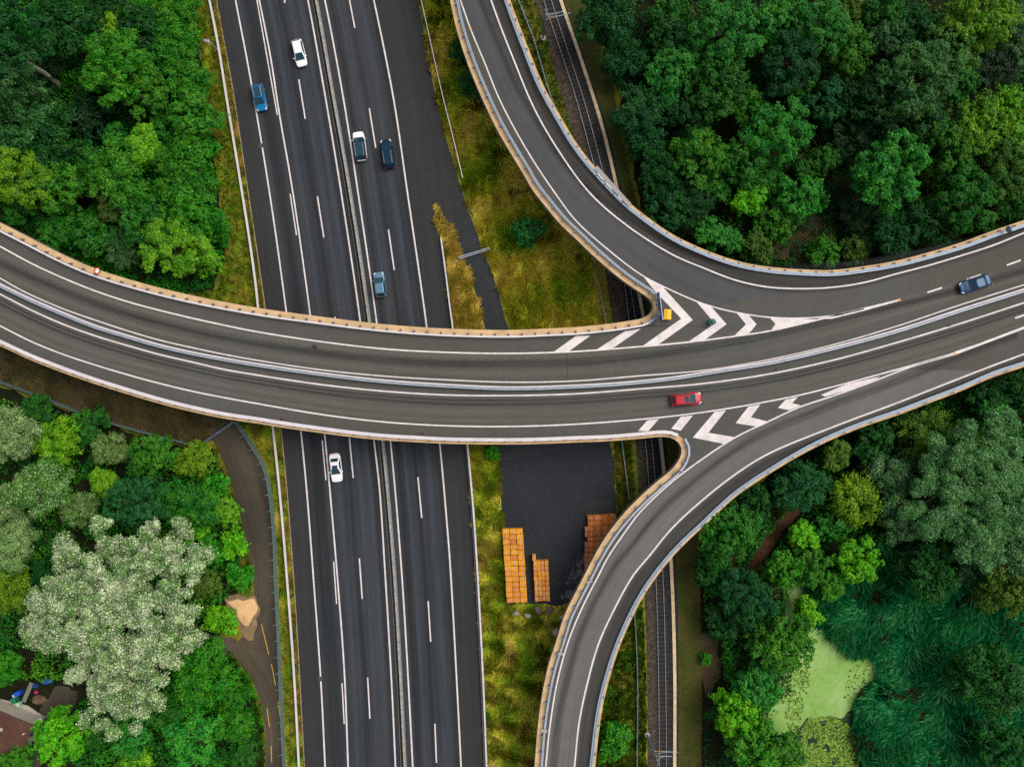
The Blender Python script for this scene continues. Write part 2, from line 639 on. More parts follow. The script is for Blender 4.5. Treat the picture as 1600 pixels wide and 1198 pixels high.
patch('dirt_bank', [(1095, 985), (1122, 1000), (1126, 1060), (1104, 1090), (1092, 1040)], -0.046, DIRT)
patch('dirt_bank', [(1240, 330), (1300, 335), (1310, 400), (1250, 415), (1200, 400)], -0.046, DIRT)

TRAIL = [(1268, 760), (1280, 768), (1240, 812), (1205, 858), (1182, 896), (1166, 890), (1188, 846), (1226, 800)]
patch('woodland_trail', TRAIL, -0.044, soil('red brown trail', [(0.3, srgb(56, 40, 28)), (0.5, srgb(84, 58, 40)), (0.7, srgb(104, 78, 54))], 0.6))

# motorway: one sheet with the shoulders, markings its part
ml = curve([(322, -100), (337, 0), (360.5, 125), (387, 300), (414, 483), (439, 675), (458, 900), (475, 1198), (480, 1300)])
mr = curve([(626, -100), (653, 0), (676, 130), (704, 245), (713, 300), (722, 430), (727, 600), (730, 692), (743, 900), (758, 1198), (763, 1300)])
mn = [max(len(ml), len(mr))]
g = Geo(); g.ribbon(ml, mr, 0.0)
motorway = tag(build('motorway', g, MAT['motorway']), kind='structure')


def lane_strip(g, path, w, z):
    """strip whose uv.x runs 0..1 across"""
    n = len(path)
    a, b = offset(path, w / 2), offset(path, -w / 2)
    vs, uv, fs, L = [], [], [], 0
    for i in range(n):
        if i: L += (path[i] - path[i - 1]).length
        vs += [(a[i].x, a[i].y, z), (b[i].x, b[i].y, z)]
        uv += [(0, L), (1, L)]
    for i in range(n - 1):
        fs.append((2 * i + 1, 2 * i + 3, 2 * i + 2, 2 * i))
    g.add(vs, fs, uv)


L1 = curve([(352, -90), (368, 0), (390.5, 118), (421, 300), (447.5, 488), (470, 672), (480, 775), (489.5, 899), (501, 1058), (508, 1198), (512, 1300)])
L2 = curve([(386, -90), (405, 0), (422.5, 88), (436, 175), (457.5, 300), (485, 494), (507, 676), (517.5, 788), (527, 899), (538, 1048), (544, 1198), (548, 1300)])
L3 = curve([(461, -90), (481, 0), (506, 138), (533, 300), (563, 503), (584, 685), (593, 763), (602, 899), (611.6, 1061), (618, 1198), (622, 1300)])
L4 = curve([(487, -90), (507.5, 0), (535, 145), (559.3, 300), (589, 506.6), (610, 687.6), (628, 899), (645, 1198), (650, 1300)])
L5 = curve([(563, -90), (584, 0), (615, 155), (636.5, 300), (667, 513), (687, 691), (699, 825), (704.5, 899), (720.5, 1198), (725, 1300)])
MED = curve([(474, -90), (494.5, 0), (520, 143), (547.5, 300), (578, 505), (598.5, 687), (617, 899), (633.5, 1198), (638, 1300)])

mk = Geo()
ZM = 0.006
for ln in (L1, L2, L3, L4, L5):
    mk.line(ln, 0.235, ZM)


def dash(g, a, b, w, z, deck=0.0):
    g.line([P(*a, deck).to_2d(), P(*b, deck).to_2d()], w, z)


for a, b in (((444, -30), (445, 5)), ((467, 124.5), (477, 186)), ((496, 307), (506, 371)), ((523.5, 495), (531, 557)), ((546, 684), (552, 746.5)),
             ((561.5, 872), (566, 935)), ((574.5, 1058), (578, 1122)),
             ((546, 0), (554.5, 44)), ((577, 169.5), (587, 231)), ((607, 359), (616, 422)), ((653, 745), (659, 808.6)), ((669, 938.6), (673, 1002)), ((679.5, 1130), (682, 1191))):
    dash(mk, a, b, 0.21, ZM)
for a, b in (((402, 0), (434, 180)), ((454, 303), (464, 367.6)), ((504, 688), (510, 750)), ((522, 877), (526.5, 943)), ((535, 1067), (538.5, 1130))):
    dash(mk, (a[0] - 0.6, a[1]), (b[0] - 0.6, b[1]), 0.18, ZM + 0.004)
build('road_markings', mk, MAT['white'], motorway)
# lane wear: polished strips and tyre bands along the lanes
wg = Geo()
def between(a, b, t):
    n = 120
    a, b = resample(a, n=n), resample(b, n=n)
    return [p.lerp(q, t) for p, q in zip(a, b)]
for t, w in ((0.20, 1.1), (0.82, 1.0), (0.62, 1.2)):
    lane_strip(wg, between(L2, L3, t), w, 0.003)
for t, w in ((0.26, 0.9), (0.72, 1.9)):
    lane_strip(wg, between(L4, L5, t), w, 0.003)
build('lane_wear', wg, MAT['grey_wear'], motorway)
wg = Geo()
for t, w in ((0.42, 1.0), (0.93, 0.8)):
    lane_strip(wg, between(L2, L3, t), w, 0.0025)
for t, w in ((0.12, 0.8), (0.45, 1.0), (0.93, 0.8)):
    lane_strip(wg, between(L4, L5, t), w, 0.0025)
lane_strip(wg, between(L1, L2, 0.5), 2.6, 0.0025)
build('tyre_marks', wg, MAT['dark_wear'], motorway)
sg = Geo()
sg.ribbon(ml, offset(L1, 0.2), 0.0035)
build('shoulder', sg, MAT['shoulder'], motorway)
sg = Geo()
sg.ribbon(offset(L5, -0.2), mr, 0.0035)
build('shoulder', sg, MAT['shoulder'], motorway)

# service road that leaves the shoulder, and the yard under the overpass
g = Geo()
g.ribbon(curve([(690, 236), (688, 300), (702, 348), (733, 425), (758, 513), (772, 600), (778, 697), (780, 720)]),
         curve([(704, 238), (722, 300), (746, 368), (776, 448), (795, 513), (830, 560), (900, 640), (956, 690)]), -0.012)
tag(build('service_road', g, MAT['service']), kind='structure')
patch('yard', [(777, 690), (956, 690), (963, 775), (965, 850), (940, 900), (905, 945), (870, 948), (840, 944), (792, 946), (786, 830), (781, 770)], -0.016, MAT['yard'])
patch('yard_repair_patch', [(917, 783), (958, 781), (960, 806), (917, 806)], -0.011, MAT['shoulder'], False)
sp = M('dried cement spill', 0.9, 0.0, 0.2); sp.base(srgb(108, 108, 104))
sp.link(sp.mapr(sp.noise(sp.pos(), 0.55, 5.0, 0.7, 0.6), 0.44, 0.60, 0.0, 0.8), sp.b.inputs['Alpha'])
patch('yard_spill', [(906, 862), (916, 880), (930, 890), (925, 915), (900, 935), (878, 935), (880, 915), (892, 892)], -0.0105, sp.mat)
yt = Geo()
for pts in ([(800, 700), (815, 780), (835, 850), (858, 930)], [(818, 700), (833, 778), (853, 846), (876, 922)], [(940, 700), (925, 760), (905, 830), (880, 920)], [(922, 700), (907, 758), (887, 826), (864, 910)], [(850, 700), (860, 790), (880, 860), (900, 900)]):
    lane_strip(yt, curve(pts), 1.0, -0.009)
tag(build('yard_tyre_tracks', yt, wear('dusty tyre track', (66, 66, 65), 0.35)), kind='structure')

# footpath on the west side
pl_ = curve([(322, 672), (336, 694), (363, 763), (383, 838), (395, 900), (397, 940), (385, 985), (364, 1012), (365, 1024), (391, 1058), (403, 1085), (412, 1123), (415, 1198), (416, 1300)])
pr_ = curve([(366, 652), (400, 700), (415, 732), (426, 775), (431.5, 850), (432, 900), (435, 980), (438, 1030), (441, 1100), (446, 1198), (449, 1300)])
g = Geo(); g.ribbon(pl_, pr_, -0.02, 4)
footpath = tag(build('footpath', g, MAT['path']), kind='structure')
yg = Geo()
for a, b in (((408.5, 975), (420, 1022)), ((424, 1037), (430.5, 1070)), ((434.5, 1095), (437.5, 1120)), ((439.5, 1152), (441.5, 1180)), ((417, 1106), (421, 1135)), ((423.5, 1165), (424.5, 1190))):
    dash(yg, a, b, 0.11, -0.014)
build('path_markings', yg, MAT['yellow'], footpath)
patch('side_path', [(296, 980), (330, 990), (372, 1000), (378, 1030), (352, 1022), (318, 1002)], -0.024, MAT['path'])
patch('sand_patch', [(356, 940), (372, 935), (390, 935), (400, 940), (402, 952), (397, 966), (388, 978), (381, 978), (377, 968), (368, 956)], -0.017, SAND)
patch('sand_spread', [(350, 934), (372, 928), (398, 930), (404, 950), (402, 980), (394, 1000), (384, 1000), (374, 984), (360, 960)], -0.0185, soil('sandy dirt', [(0.3, srgb(84, 74, 58)), (0.5, srgb(134, 112, 84)), (0.7, srgb(186, 152, 112))], 0.5, 0.2))
patch('driveway', [(62, 1108), (88, 1070), (122, 1078), (118, 1100), (92, 1140), (62, 1198), (40, 1198)], -0.024, MAT['path'])

# railway: ballast, track, cable trough
RL = curve([(833, -60), (849, 0), (875, 78), (900, 155), (928, 258), (955, 360), (975, 440), (983, 503), (1000, 610), (1008, 686), (1014, 760), (1024.6, 905), (1029, 1073), (1030, 1198), (1030, 1260)])
RR = curve([(845, -60), (861, 0), (888, 83), (913, 160), (941, 265), (966, 370), (984.5, 448), (993.5, 503), (1010.5, 610), (1018, 685), (1024, 755), (1035.4, 898), (1040, 1073), (1041, 1198), (1041, 1260)])
TR = curve([(859, -60), (876, 0), (910, 100), (940, 195), (963, 290), (984, 390), (998, 458), (1006, 500), (1024, 610), (1031.6, 684), (1038, 745), (1049, 890), (1054, 1048), (1054, 1198), (1054, 1260)])
BL = curve([(818, -60), (834, 0), (848, 40), (868, 120), (892, 200), (925, 330), (945, 420), (958, 503), (984, 610), (993, 690), (998, 760), (1006, 900), (1012, 1073), (1012, 1198), (1012, 1260)])
BR = curve([(866, -60), (882, 0), (916, 100), (947, 195), (970, 290), (990, 390), (1006, 458), (1016, 500), (1033, 610), (1040, 684), (1046, 745), (1057, 890), (1060, 1048), (1060, 1198), (1060, 1260)])
RAILMID = [a.lerp(b, 0.5) for a, b in zip(resample(RL, n=200), resample(RR, n=200))]
g = Geo(); g.ribbon(BL, offset(RL, -0.1), -0.03)
tag(build('ballast_bed', g, BALLAST), kind='structure')
g = Geo(); g.ribbon(offset(RL, -0.35), BR, -0.026)
tag(build('ballast_bed', g, DARKBALLAST), kind='structure')
g = Geo()
g.ribbon(BR, curve([(905, -60), (922, 0), (938, 60), (960, 150), (975, 230), (996, 320), (1030, 420), (1040, 500), (1070, 620), (1085, 700), (1092, 850), (1096, 1048), (1096, 1198), (1096, 1260)]), -0.034)
tag(build('trackside_path', g, TRACKGRASS), kind='structure')

track = empty('railway_track', (RAILMID[100].x, RAILMID[100].y, 0), 0, 'single railway track with two rails passing beneath the overpass', 'railway track')
for r in (RL, RR):
    g = Geo(); g.sweep(r, [(-0.07, 0.02), (0.07, 0.02), (0.045, 0.17), (-0.045, 0.17)])
    build('rail', g, MAT['rust'], track)
g = Geo()
L_ = plen(RAILMID); s_ = 0.3
while s_ < L_:
    p, d = along(RAILMID, s_)
    g.box((p.x, p.y, -0.01), (0.24, 2.3, 0.1), math.atan2(d.y, d.x))
    s_ += 0.68
tag(build('sleepers', g, MAT['sleeper'], track), kind='stuff')
tr_ = empty('cable_trough', (TR[60].x, TR[60].y, 0), 0, 'pale concrete cable trough with jointed lids running beside the track', 'cable trough')
g = Geo(); g.sweep(TR, [(-0.26, -0.03), (0.26, -0.03), (0.26, 0.1), (-0.26, 0.1)])
build('channel', g, MAT['concrete'], tr_)
g = Geo(); L_ = plen(TR); s_ = 0.5
while s_ < L_ - 1:
    p, d = along(TR, s_)
    g.box((p.x, p.y, 0.115), (0.92, 0.5, 0.03), math.atan2(d.y, d.x)); s_ += 0.97
tag(build('trough_lids', g, plain('trough lid concrete', (208, 184, 140), 0.9, vary=0.2, scale=1.2), tr_), kind='stuff')

# pond
WATER = M('dark pond water', 0.35, 0.0, 0.25).base(srgb(26, 44, 22)).mat
patch('pond', [(1215, 905), (1262, 880), (1300, 880), (1380, 1000), (1390, 1060), (1345, 1120), (1350, 1250), (1190, 1250), (1205, 1140), (1245, 1040), (1220, 960)], -0.04, WATER)
dw = soil('duckweed', [(0.3, srgb(104, 146, 58)), (0.45, srgb(126, 164, 80)), (0.6, srgb(148, 178, 106)), (0.75, srgb(120, 158, 58))], 0.12, 0.05)
o = patch('duckweed', [(1222, 912), (1248, 902), (1266, 930), (1276, 975), (1300, 1000), (1330, 1020), (1352, 1012), (1372, 1030), (1374, 1058), (1340, 1080), (1330, 1110), (1318, 1122), (1300, 1117), (1284, 1128), (1262, 1121), (1246, 1136), (1226, 1150), (1202, 1172), (1198, 1130), (1214, 1070), (1228, 1010), (1228, 960)], -0.034, dw, True, 'stuff')
tag(o, 'pale green duckweed film covering the open pond water', 'duckweed')

# ------------------------------------------------------------------ the overpass
edge_ul = [(0, 347.5), (50, 373), (100, 398.5), (150, 420), (225, 443), (300, 461.5), (400, 480.5), (500, 494.5), (600, 506.5), (700, 513.5), (800, 515.5), (850, 513.5), (900, 511), (950, 506), (985, 501), (1004, 497), (1014, 491), (1019.5, 483), (1019, 474), (1012, 465), (1000, 457), (975, 440), (950, 420), (925, 398), (900, 374), (875, 350), (850, 320), (832, 297), (815, 268), (798, 240), (775, 200), (750, 147), (730, 98), (713, 45), (703, 0)]
edge_ur = [(797, 0), (807, 28), (825, 75), (850, 136), (875, 181), (900, 223), (925, 256), (950, 284), (975, 310), (1000, 331), (1050, 366), (1100, 390), (1150, 407.5), (1200, 417), (1250, 421), (1300, 422), (1350, 416), (1400, 407.5), (1450, 394.5), (1500, 379.5), (1550, 361), (1600, 344)]
edge_lr = [(1600, 573), (1550, 589.5), (1500, 611), (1450, 630), (1400, 649), (1350, 666), (1300, 686), (1250, 711), (1200, 741), (1175, 757), (1150, 775), (1125, 797), (1100, 821), (1075, 844), (1050, 870), (1026, 900), (1007, 928), (985, 970), (965, 1018), (952.5, 1058), (942.5, 1098), (936.5, 1136), (929.5, 1198)]
edge_ll = [(835, 1198), (840, 1136), (847, 1085), (857, 1038), (870, 998), (882, 960), (895, 933), (912, 900), (930, 865), (950, 832.5), (975, 801), (1000, 775.5), (1025, 753), (1050, 732), (1061, 717), (1065, 703), (1060, 691), (1049, 684), (1035, 682), (1000, 685), (950, 689), (900, 691), (850, 693), (800, 694), (700, 693), (650, 690.5), (600, 687.5), (550, 682.5), (500, 676), (450, 669), (400, 661), (350, 653.5), (300, 643), (250, 630.5), (188, 612), (150, 600), (100, 582.5), (50, 563), (0, 540)]
EUL = curve(edge_ul, DECK, 0.8, 40, 30)
EUR = curve(edge_ur, DECK, 0.8, 30, 40)
ELR = curve(edge_lr, DECK, 0.8, 40, 30)
ELL = curve(edge_ll, DECK, 0.8, 30, 40)
outline = EUL + EUR + ELR + ELL
over = empty('overpass', (0, 0, 0), 0, 'long curved concrete road overpass with two branching ramps crossing the motorway', 'overpass')
g = Geo(); g.prism([p for p in outline], DECK - 1.3, DECK - 0.02)
build('deck', g, MAT['soffit'], over)
g = Geo(); g.poly(outline, DECK)
build('road_surface', g, MAT['deck'], over)
# ramp surfaces in their own asphalt
A_ = [(0, 385), (50, 412), (100, 435), (150, 455), (200, 471.5), (250, 485), (300, 497), (350, 508), (400, 518), (500, 533.5), (600, 545), (700, 550.5), (800, 552), (900, 549), (1000, 541.5), (1075, 534.5), (1150, 525), (1200, 517.5), (1250, 506.5), (1300, 494), (1350, 482), (1404, 469)]
B_ = [(0, 434.5), (25, 449), (50, 461.5), (100, 483), (150, 500.5), (200, 517), (250, 531.5), (300, 543), (350, 553.5), (400, 562.5), (500, 577.5), (600, 587.5), (700, 593.5), (800, 597), (900, 595), (1000, 587), (1100, 578.5), (1200, 562), (1300, 539), (1400, 510), (1500, 476.5), (1600, 445)]
C_ = [(0, 459.5), (50, 485), (100, 507), (150, 525), (200, 540), (250, 554), (300, 565.5), (350, 577), (400, 585.5), (500, 600.5), (600, 611), (700, 617), (800, 617.8), (900, 615), (1000, 607.5), (1100, 599), (1200, 584.5), (1300, 563), (1400, 535.5), (1500, 505.5), (1600, 473)]
D_ = [(0, 509), (50, 534), (100, 554), (150, 570.5), (200, 585.5), (250, 599), (300, 611), (350, 621), (400, 630), (500, 647), (600, 659), (700, 665), (800, 666), (900, 662.5), (1000, 655), (1075, 647), (1150, 636), (1200, 627), (1250, 617), (1300, 604.5), (1375, 584.5), (1491, 551.5), (1525, 540), (1600, 511.5)]
E_ = [(1491, 553.5), (1425, 572.5), (1353, 600), (1300, 619), (1250, 635.5), (1200, 658.5), (1150, 682.5), (1100, 715), (1050, 752.5), (1000, 800), (975, 833), (950, 870), (935, 899), (910, 948), (887.5, 1003), (870, 1068), (859, 1136), (852.5, 1198)]
F_ = [(1600, 553), (1550, 571.5), (1478, 599.5), (1400, 630), (1300, 667.5), (1200, 709), (1150, 740), (1100, 779), (1050, 825), (1013, 870), (989, 899), (960, 951), (935, 1006), (918, 1066), (905, 1128), (897.5, 1198)]
G_ = [(719, 0), (737, 50), (758, 100), (778, 150), (800, 194), (832.5, 250), (866, 300), (900, 345), (950, 390), (1003, 430), (1050, 454), (1100, 475), (1150, 488), (1200, 495.5), (1250, 497), (1300, 493.3), (1350, 482.5)]
H_ = [(767, 0), (783, 44), (800, 87), (832.5, 165), (866, 225), (920, 300), (975, 349), (1050, 397.5), (1100, 419), (1150, 438), (1200, 448.5), (1250, 451), (1300, 449), (1350, 441.5), (1400, 428), (1450, 415), (1500, 400), (1550, 384), (1600, 364)]
cA = curve(A_, DECK, 1, 40, 0); cB = curve(B_, DECK, 1, 40, 40); cC = curve(C_, DECK, 1, 40, 40); cD = curve(D_, DECK, 1, 40, 40)
cE = curve(E_, DECK, 1, 0, 30); cF = curve(F_, DECK, 1, 40, 30); cG = curve(G_, DECK, 1, 30, 0); cH = curve(H_, DECK, 1, 30, 40)
Z1 = DECK + 0.004
g = Geo(); g.ribbon(cG[:int(len(cG) * 0.80)], cH[:int(len(cH) * 0.60)], Z1)
build('ramp_surface', g, MAT['ramp'], over)
g = Geo(); g.ribbon(cE[8:], cF[int(len(cF) * 0.28):], Z1)
build('ramp_surface', g, MAT['ramp_pale'], over)
wg = Geo()
for a, b, t, w in ((cA, cB, 0.52, 1.5), (cC, cD, 0.30, 0.5), (cC, cD, 0.16, 0.5), (cG, cH, 0.7, 1.4), (cH, cH, 0, 1.6)):
    lane_strip(wg, between(a, b, t), w, DECK + 0.008)
lane_strip(wg, offset(cF, 1.0), 1.8, DECK + 0.0085)
lane_strip(wg, offset(cF[40:], -3.0), 1.7, DECK + 0.0085)
lane_strip(wg, offset(cH, 1.0), 1.7, DECK + 0.0085)
build('tyre_marks', wg, MAT['dark_wear'], over)
wg = Geo()
for a, b, t, w in ((cA, cB, 0.22, 1.4), (cA, cB, 0.80, 1.2), (cC, cD, 0.55, 1.6), (cC, cD, 0.82, 0.9)):
    lane_strip(wg, between(a, b, t), w, DECK + 0.0065)
build('lane_wear', wg, MAT['pale_wear'], over)
# seams between paving lanes, a dark repair and a resurfaced length
SEAM = plain('tarred seam', (44, 43, 42), 0.9, vary=0.3)
sg = Geo()
sg.line(curve([(886, 572), (975, 562), (1080, 548), (1200, 529), (1290, 508), (1400, 479), (1500, 451), (1600, 424)], DECK), 0.07, DECK + 0.0105)
sg.line(offset(cC, -1.15), 0.08, DECK + 0.0105)
sg.line([P(886, 553, DECK).to_2d(), P(887, 592, DECK).to_2d()], 0.07, DECK + 0.0108)
sg.line(curve([(1012, 509), (1060, 510), (1085, 509), (1105, 512)], DECK, 0.5), 0.09, DECK + 0.0104)
sg.line(curve([(1120, 520), (1150, 526), (1175, 523)], DECK, 0.5), 0.06, DECK + 0.0104)
build('road_seam', sg, SEAM, over)
sg = Geo()
sg.poly([P(x, y, DECK).to_2d() for x, y in ((487, 538.5), (495, 539.5), (495, 545.5), (487, 544.5))], DECK + 0.0112)
build('repair_patch', sg, MAT['shoulder'], over)

mk = Geo()
ZD = DECK + 0.013
for c, w in ((cA, 0.22), (cB, 0.18), (cC, 0.22), (cD, 0.21), (cE, 0.21), (cF, 0.23), (cG, 0.19), (cH, 0.22)):
    mk.line(c, w, ZD)
for a, b in (((1449, 457), (1472, 449.5)), ((1510.5, 436.5), (1533, 429)), ((1573, 414.5), (1595, 406.5)), ((1586, 497), (1608, 489.5)), ((1634, 392), (1656, 384))):
    dash(mk, a, b, 0.24, ZD, DECK)
# thick merged tails of the two gores
def tail(pts):
    mk.poly([P(x, y, DECK).to_2d() for x, y in pts], ZD + 0.004)
tail([(1279, 498.5), (1300, 495.5), (1350, 483.5), (1403, 467.6), (1404, 470.4), (1350, 485.5), (1300, 498)])
tail([(1491, 549.5), (1525, 538.2), (1600, 509.8), (1601, 513.6), (1525, 542), (1491, 555)])
# chevrons, upper gore
def z7(pts): return [(800 + x / 3.993, 300 + y / 3.993) for x, y in pts]
def z3(pts): return [(800 + x / 3.993, 600 + y / 3.993) for x, y in pts]
def z4(pts): return [(1200 + x / 3.993, 600 + y / 3.993) for x, y in pts]
def z8(pts): return [(1200 + x / 3.993, 300 + y / 3.993) for x, y in pts]
tail(z7([(262, 995), (352, 995), (490, 895), (400, 897)]))
tail(z7([(525, 985), (620, 980), (805, 853), (705, 868)]))
tail(z7([(812, 517), (938, 590), (1128, 798), (905, 957), (808, 965), (1055, 790), (882, 608)]))
tail(z7([(1147, 680), (1240, 712), (1338, 825), (1195, 927), (1097, 937), (1265, 820)]))
tail(z7([(1400, 752), (1478, 770), (1525, 825), (1475, 887), (1383, 900), (1460, 825)]))
tail(z8([(12, 785), (200, 790), (318, 795), (150, 836), (20, 862), (46, 822)]))
# lower gore
tail(z3([(787, 292), (850, 293), (917, 217), (845, 225)]))
tail(z3([(993, 278), (1053, 290), (1128, 195), (1055, 203)]))
tail(z3([(1128, 333), (1320, 372), (1387, 330), (1225, 303), (1335, 163), (1265, 172)]))
tail(z3([(1395, 243), (1530, 265), (1592, 232), (1490, 207), (1550, 127), (1475, 140)]))
tail(z4([(62, 148), (130, 162), (205, 133), (150, 118), (187, 80), (110, 97)]))
tail([(1282.5, 617), (1290, 619.5), (1354, 600), (1376, 588), (1322, 600)])
build('road_markings', mk, MAT['white'], over)
for x, y in ((1405.5, 468.5), (1492, 553), (735, 45)):
    og = Geo()
    og.disc(P(x, y, DECK) + Vector((0, 0, 0.02)), 0.19, (0, 0, 1), 16, 0.006)
    build('orange_stud', og, plain('orange paint', (224, 150, 60), 0.6), over)

# raised concrete edges (one per side), each along its own outline
def edge_beam(path, w, side, mat=None):
    g = Geo()
    s = side
    g.sweep(path, [(0.0, DECK - 0.9), (s * w, DECK - 0.9), (s * w, DECK + 0.16), (0.0, DECK + 0.16)])
    return build('edge_beam', g, mat or MAT['tan'], over)
n_ul = len(EUL)
edge_beam(EUL, 0.86, -1)
edge_beam(EUR, 0.50, -1)
edge_beam(ELR, 0.42, -1)
k_ll = next(i for i, p in enumerate(ELL) if p.y > P(0, 690, DECK).y and p.x > 15)
edge_beam(ELL[:k_ll + 1], 0.84, -1)
edge_beam(ELL[k_ll:], 0.46, -1)
for x, y in ((200, 545), (330, 590), (455, 590), (592, 595), (742, 600), (905, 600), (1130, 560), (1300, 520), (1500, 500), (1200, 690), (915, 1000), (900, 320), (760, 60), (60, 470), (1090, 450)):
    p = P(x, y, DECK)
    g = Geo(); g.lathe((p.x, p.y, -0.05), [(0.75, 0), (0.65, 0.3), (0.65, 6.2), (1.1, 6.72)], 18)
    build('pier', g, MAT['soffit'], over, smooth=False)
# ------------------------------------------------------------------ guard rails and barriers
def guard_rail(path, z, label, width, beam_mat, spacing, reach, group, tick_mat=None, side=1, beam_h=0.24, groove=None, cat='guard rail', start=1.0):
    """steel rail on posts: one beam part, each post its own part. reach: how far a post's foot plate runs to the outer side"""
    mid, d = along(path, plen(path) / 2)
    root = empty('guard_rail', (mid.x, mid.y, z), 0, label, cat, group)
    g = Geo()
    w = width / 2
    g.sweep(path, [(-w, z + 0.52), (w, z + 0.52), (w, z + 0.52 + beam_h), (-w, z + 0.52 + beam_h)])
    build('beam', g, beam_mat, root)
    if groove:
        g = Geo()
        gw = width * 0.22
        g.sweep(path, [(-gw, z + 0.524 + beam_h), (gw, z + 0.524 + beam_h), (gw, z + 0.528 + beam_h), (-gw, z + 0.528 + beam_h)])
        build('beam_channel', g, groove, root)
    pm = Geo()
    pm.box((0, 0, 0.26), (0.1, 0.12, 0.52))
    if reach:
        pm.box((0.0, side * (w + reach / 2 - 0.06), 0.72), (0.10, reach, 0.14))
        pm.box((0.05, side * (w + reach * 0.5), 0.2), (0.26, reach * 0.8, 0.03))
        pm.tube([(0.0, side * (w + reach - 0.1), 0.19), (0.0, side * w, 0.62)], 0.045, 6)
    proto = None
    s_, L = start, plen(path)
    while s_ < L:
        p, d = along(path, s_)
        if abs(p.x) < 80 and abs(p.y) < 60:
            if proto is None:
                proto = build('post', pm, tick_mat or MAT['darksteel'], root, local=True)
                o = proto
            else:
                o = copy_of(proto, root)
            o.location = (p.x - mid.x, p.y - mid.y, 0)
            o.rotation_euler.z = math.atan2(d.y, d.x)
        s_ += spacing
    return root


POSTGREY = plain('dull post steel', (104, 98, 92), 0.6, 0.2)
GR = 'guard rails along the overpass edges'
i_tip = max(range(len(EUL)), key=lambda i: EUL[i].x)
gu = offset(EUL, -1.02)
guard_rail(gu[:i_tip - 2], DECK, 'long white steel guard rail on the tan north edge of the main overpass', 0.28, MAT['pale'], 1.97, 0.42, GR, POSTGREY, 1)
guard_rail(gu[i_tip - 3:], DECK, 'blue grey steel guard rail curving up the west edge of the upper ramp', 0.34, MAT['steel'], 2.35, 0.42, GR, MAT['bluesteel'], 1, groove=MAT['bluesteel'])
guard_rail(offset(EUR, -0.72), DECK, 'blue grey guard rail along the wood side of the upper ramp', 0.46, MAT['steel'], 2.3, 0.34, GR, POSTGREY, 1, groove=MAT['bluesteel'])
guard_rail(offset(ELR, -0.66), DECK, 'pale blue guard rail on the pond side of the lower ramp', 0.46, MAT['steel'], 4.2, 0.3, GR, POSTGREY, 1, groove=MAT['bluesteel'])
gl = offset(ELL, -1.02)
guard_rail(gl[:k_ll], DECK, 'steel guard rail with bracket posts on the pallet yard side of the lower ramp', 0.30, MAT['steel'], 2.42, 0.42, GR, MAT['bluesteel'], 1)
guard_rail(offset(ELL, -0.72)[k_ll:], DECK, 'wide pinkish white guard rail on the south edge of the main overpass', 0.5, MAT['pale'], 2.2, 0.2, GR, POSTGREY, 1)

# central barrier of the overpass
mb_pts = [(0, 444.5), (50, 468.5), (100, 490), (150, 510), (200, 525.5), (250, 540), (300, 551.5), (350, 561), (400, 569.5), (500, 584), (600, 595.5), (700, 602.5), (800, 606.5), (900, 603.5), (975, 599), (1050, 591), (1125, 579), (1200, 567), (1300, 544), (1400, 517), (1500, 484.5), (1600, 453)]
cM = curve(mb_pts, DECK, 0.9, 40, 40)
mid, d_ = along(cM, plen(cM) / 2)
root = empty('median_barrier', (mid.x, mid.y, DECK), 0, 'pale double central barrier dividing the two directions of the overpass', 'barrier')
g = Geo(); g.sweep(cM, [(-0.30, DECK + 0.02), (0.30, DECK + 0.02), (0.30, DECK + 0.14), (-0.30, DECK + 0.14)])
build('kerb', g, plain('grey kerb', (138, 136, 136), 0.9), root)
for s in (-1, 1):
    g = Geo(); g.sweep(cM, [(s * 0.16 - 0.11, DECK + 0.5), (s * 0.16 + 0.11, DECK + 0.5), (s * 0.16 + 0.11, DECK + 0.8), (s * 0.16 - 0.11, DECK + 0.8)])
    build('beam', g, MAT['pale'] if s > 0 else MAT['steel'], root)
pm = Geo(); pm.box((0, 0, 0.42), (0.1, 0.52, 0.72)); proto = None
s_ = 1.0
while s_ < plen(cM):
    p, dd = along(cM, s_)
    if abs(p.x) < 79:
        o = build('post', pm, MAT['darksteel'], root, local=True) if proto is None else copy_of(proto, root)
        proto = proto or o
        o.location = (p.x - mid.x, p.y - mid.y, 0.0); o.rotation_euler.z = math.atan2(dd.y, dd.x)
    s_ += 4.1

# central barrier of the motorway
mid, d_ = along(MED, plen(MED) / 2)
root = empty('median_barrier', (mid.x, mid.y, 0), 0, 'rough grey concrete barrier running down the middle of the motorway', 'barrier')
g = Geo()
g.sweep(MED, [(-0.23, 0.0), (0.23, 0.0), (0.21, 0.12), (0.14, 0.85), (-0.14, 0.85), (-0.21, 0.12)])
build('wall_section', g, plain('weathered barrier concrete', (150, 147, 140), 0.9, vary=0.35, scale=2.2), root)
g = Geo()
g.sweep(offset(MED, -0.66), [(-0.05, 0.0), (0.05, 0.0), (0.05, 0.07), (-0.05, 0.07)])
build('kerb', g, plain('stained kerb stone', (122, 112, 92), 0.9, vary=0.25), root)

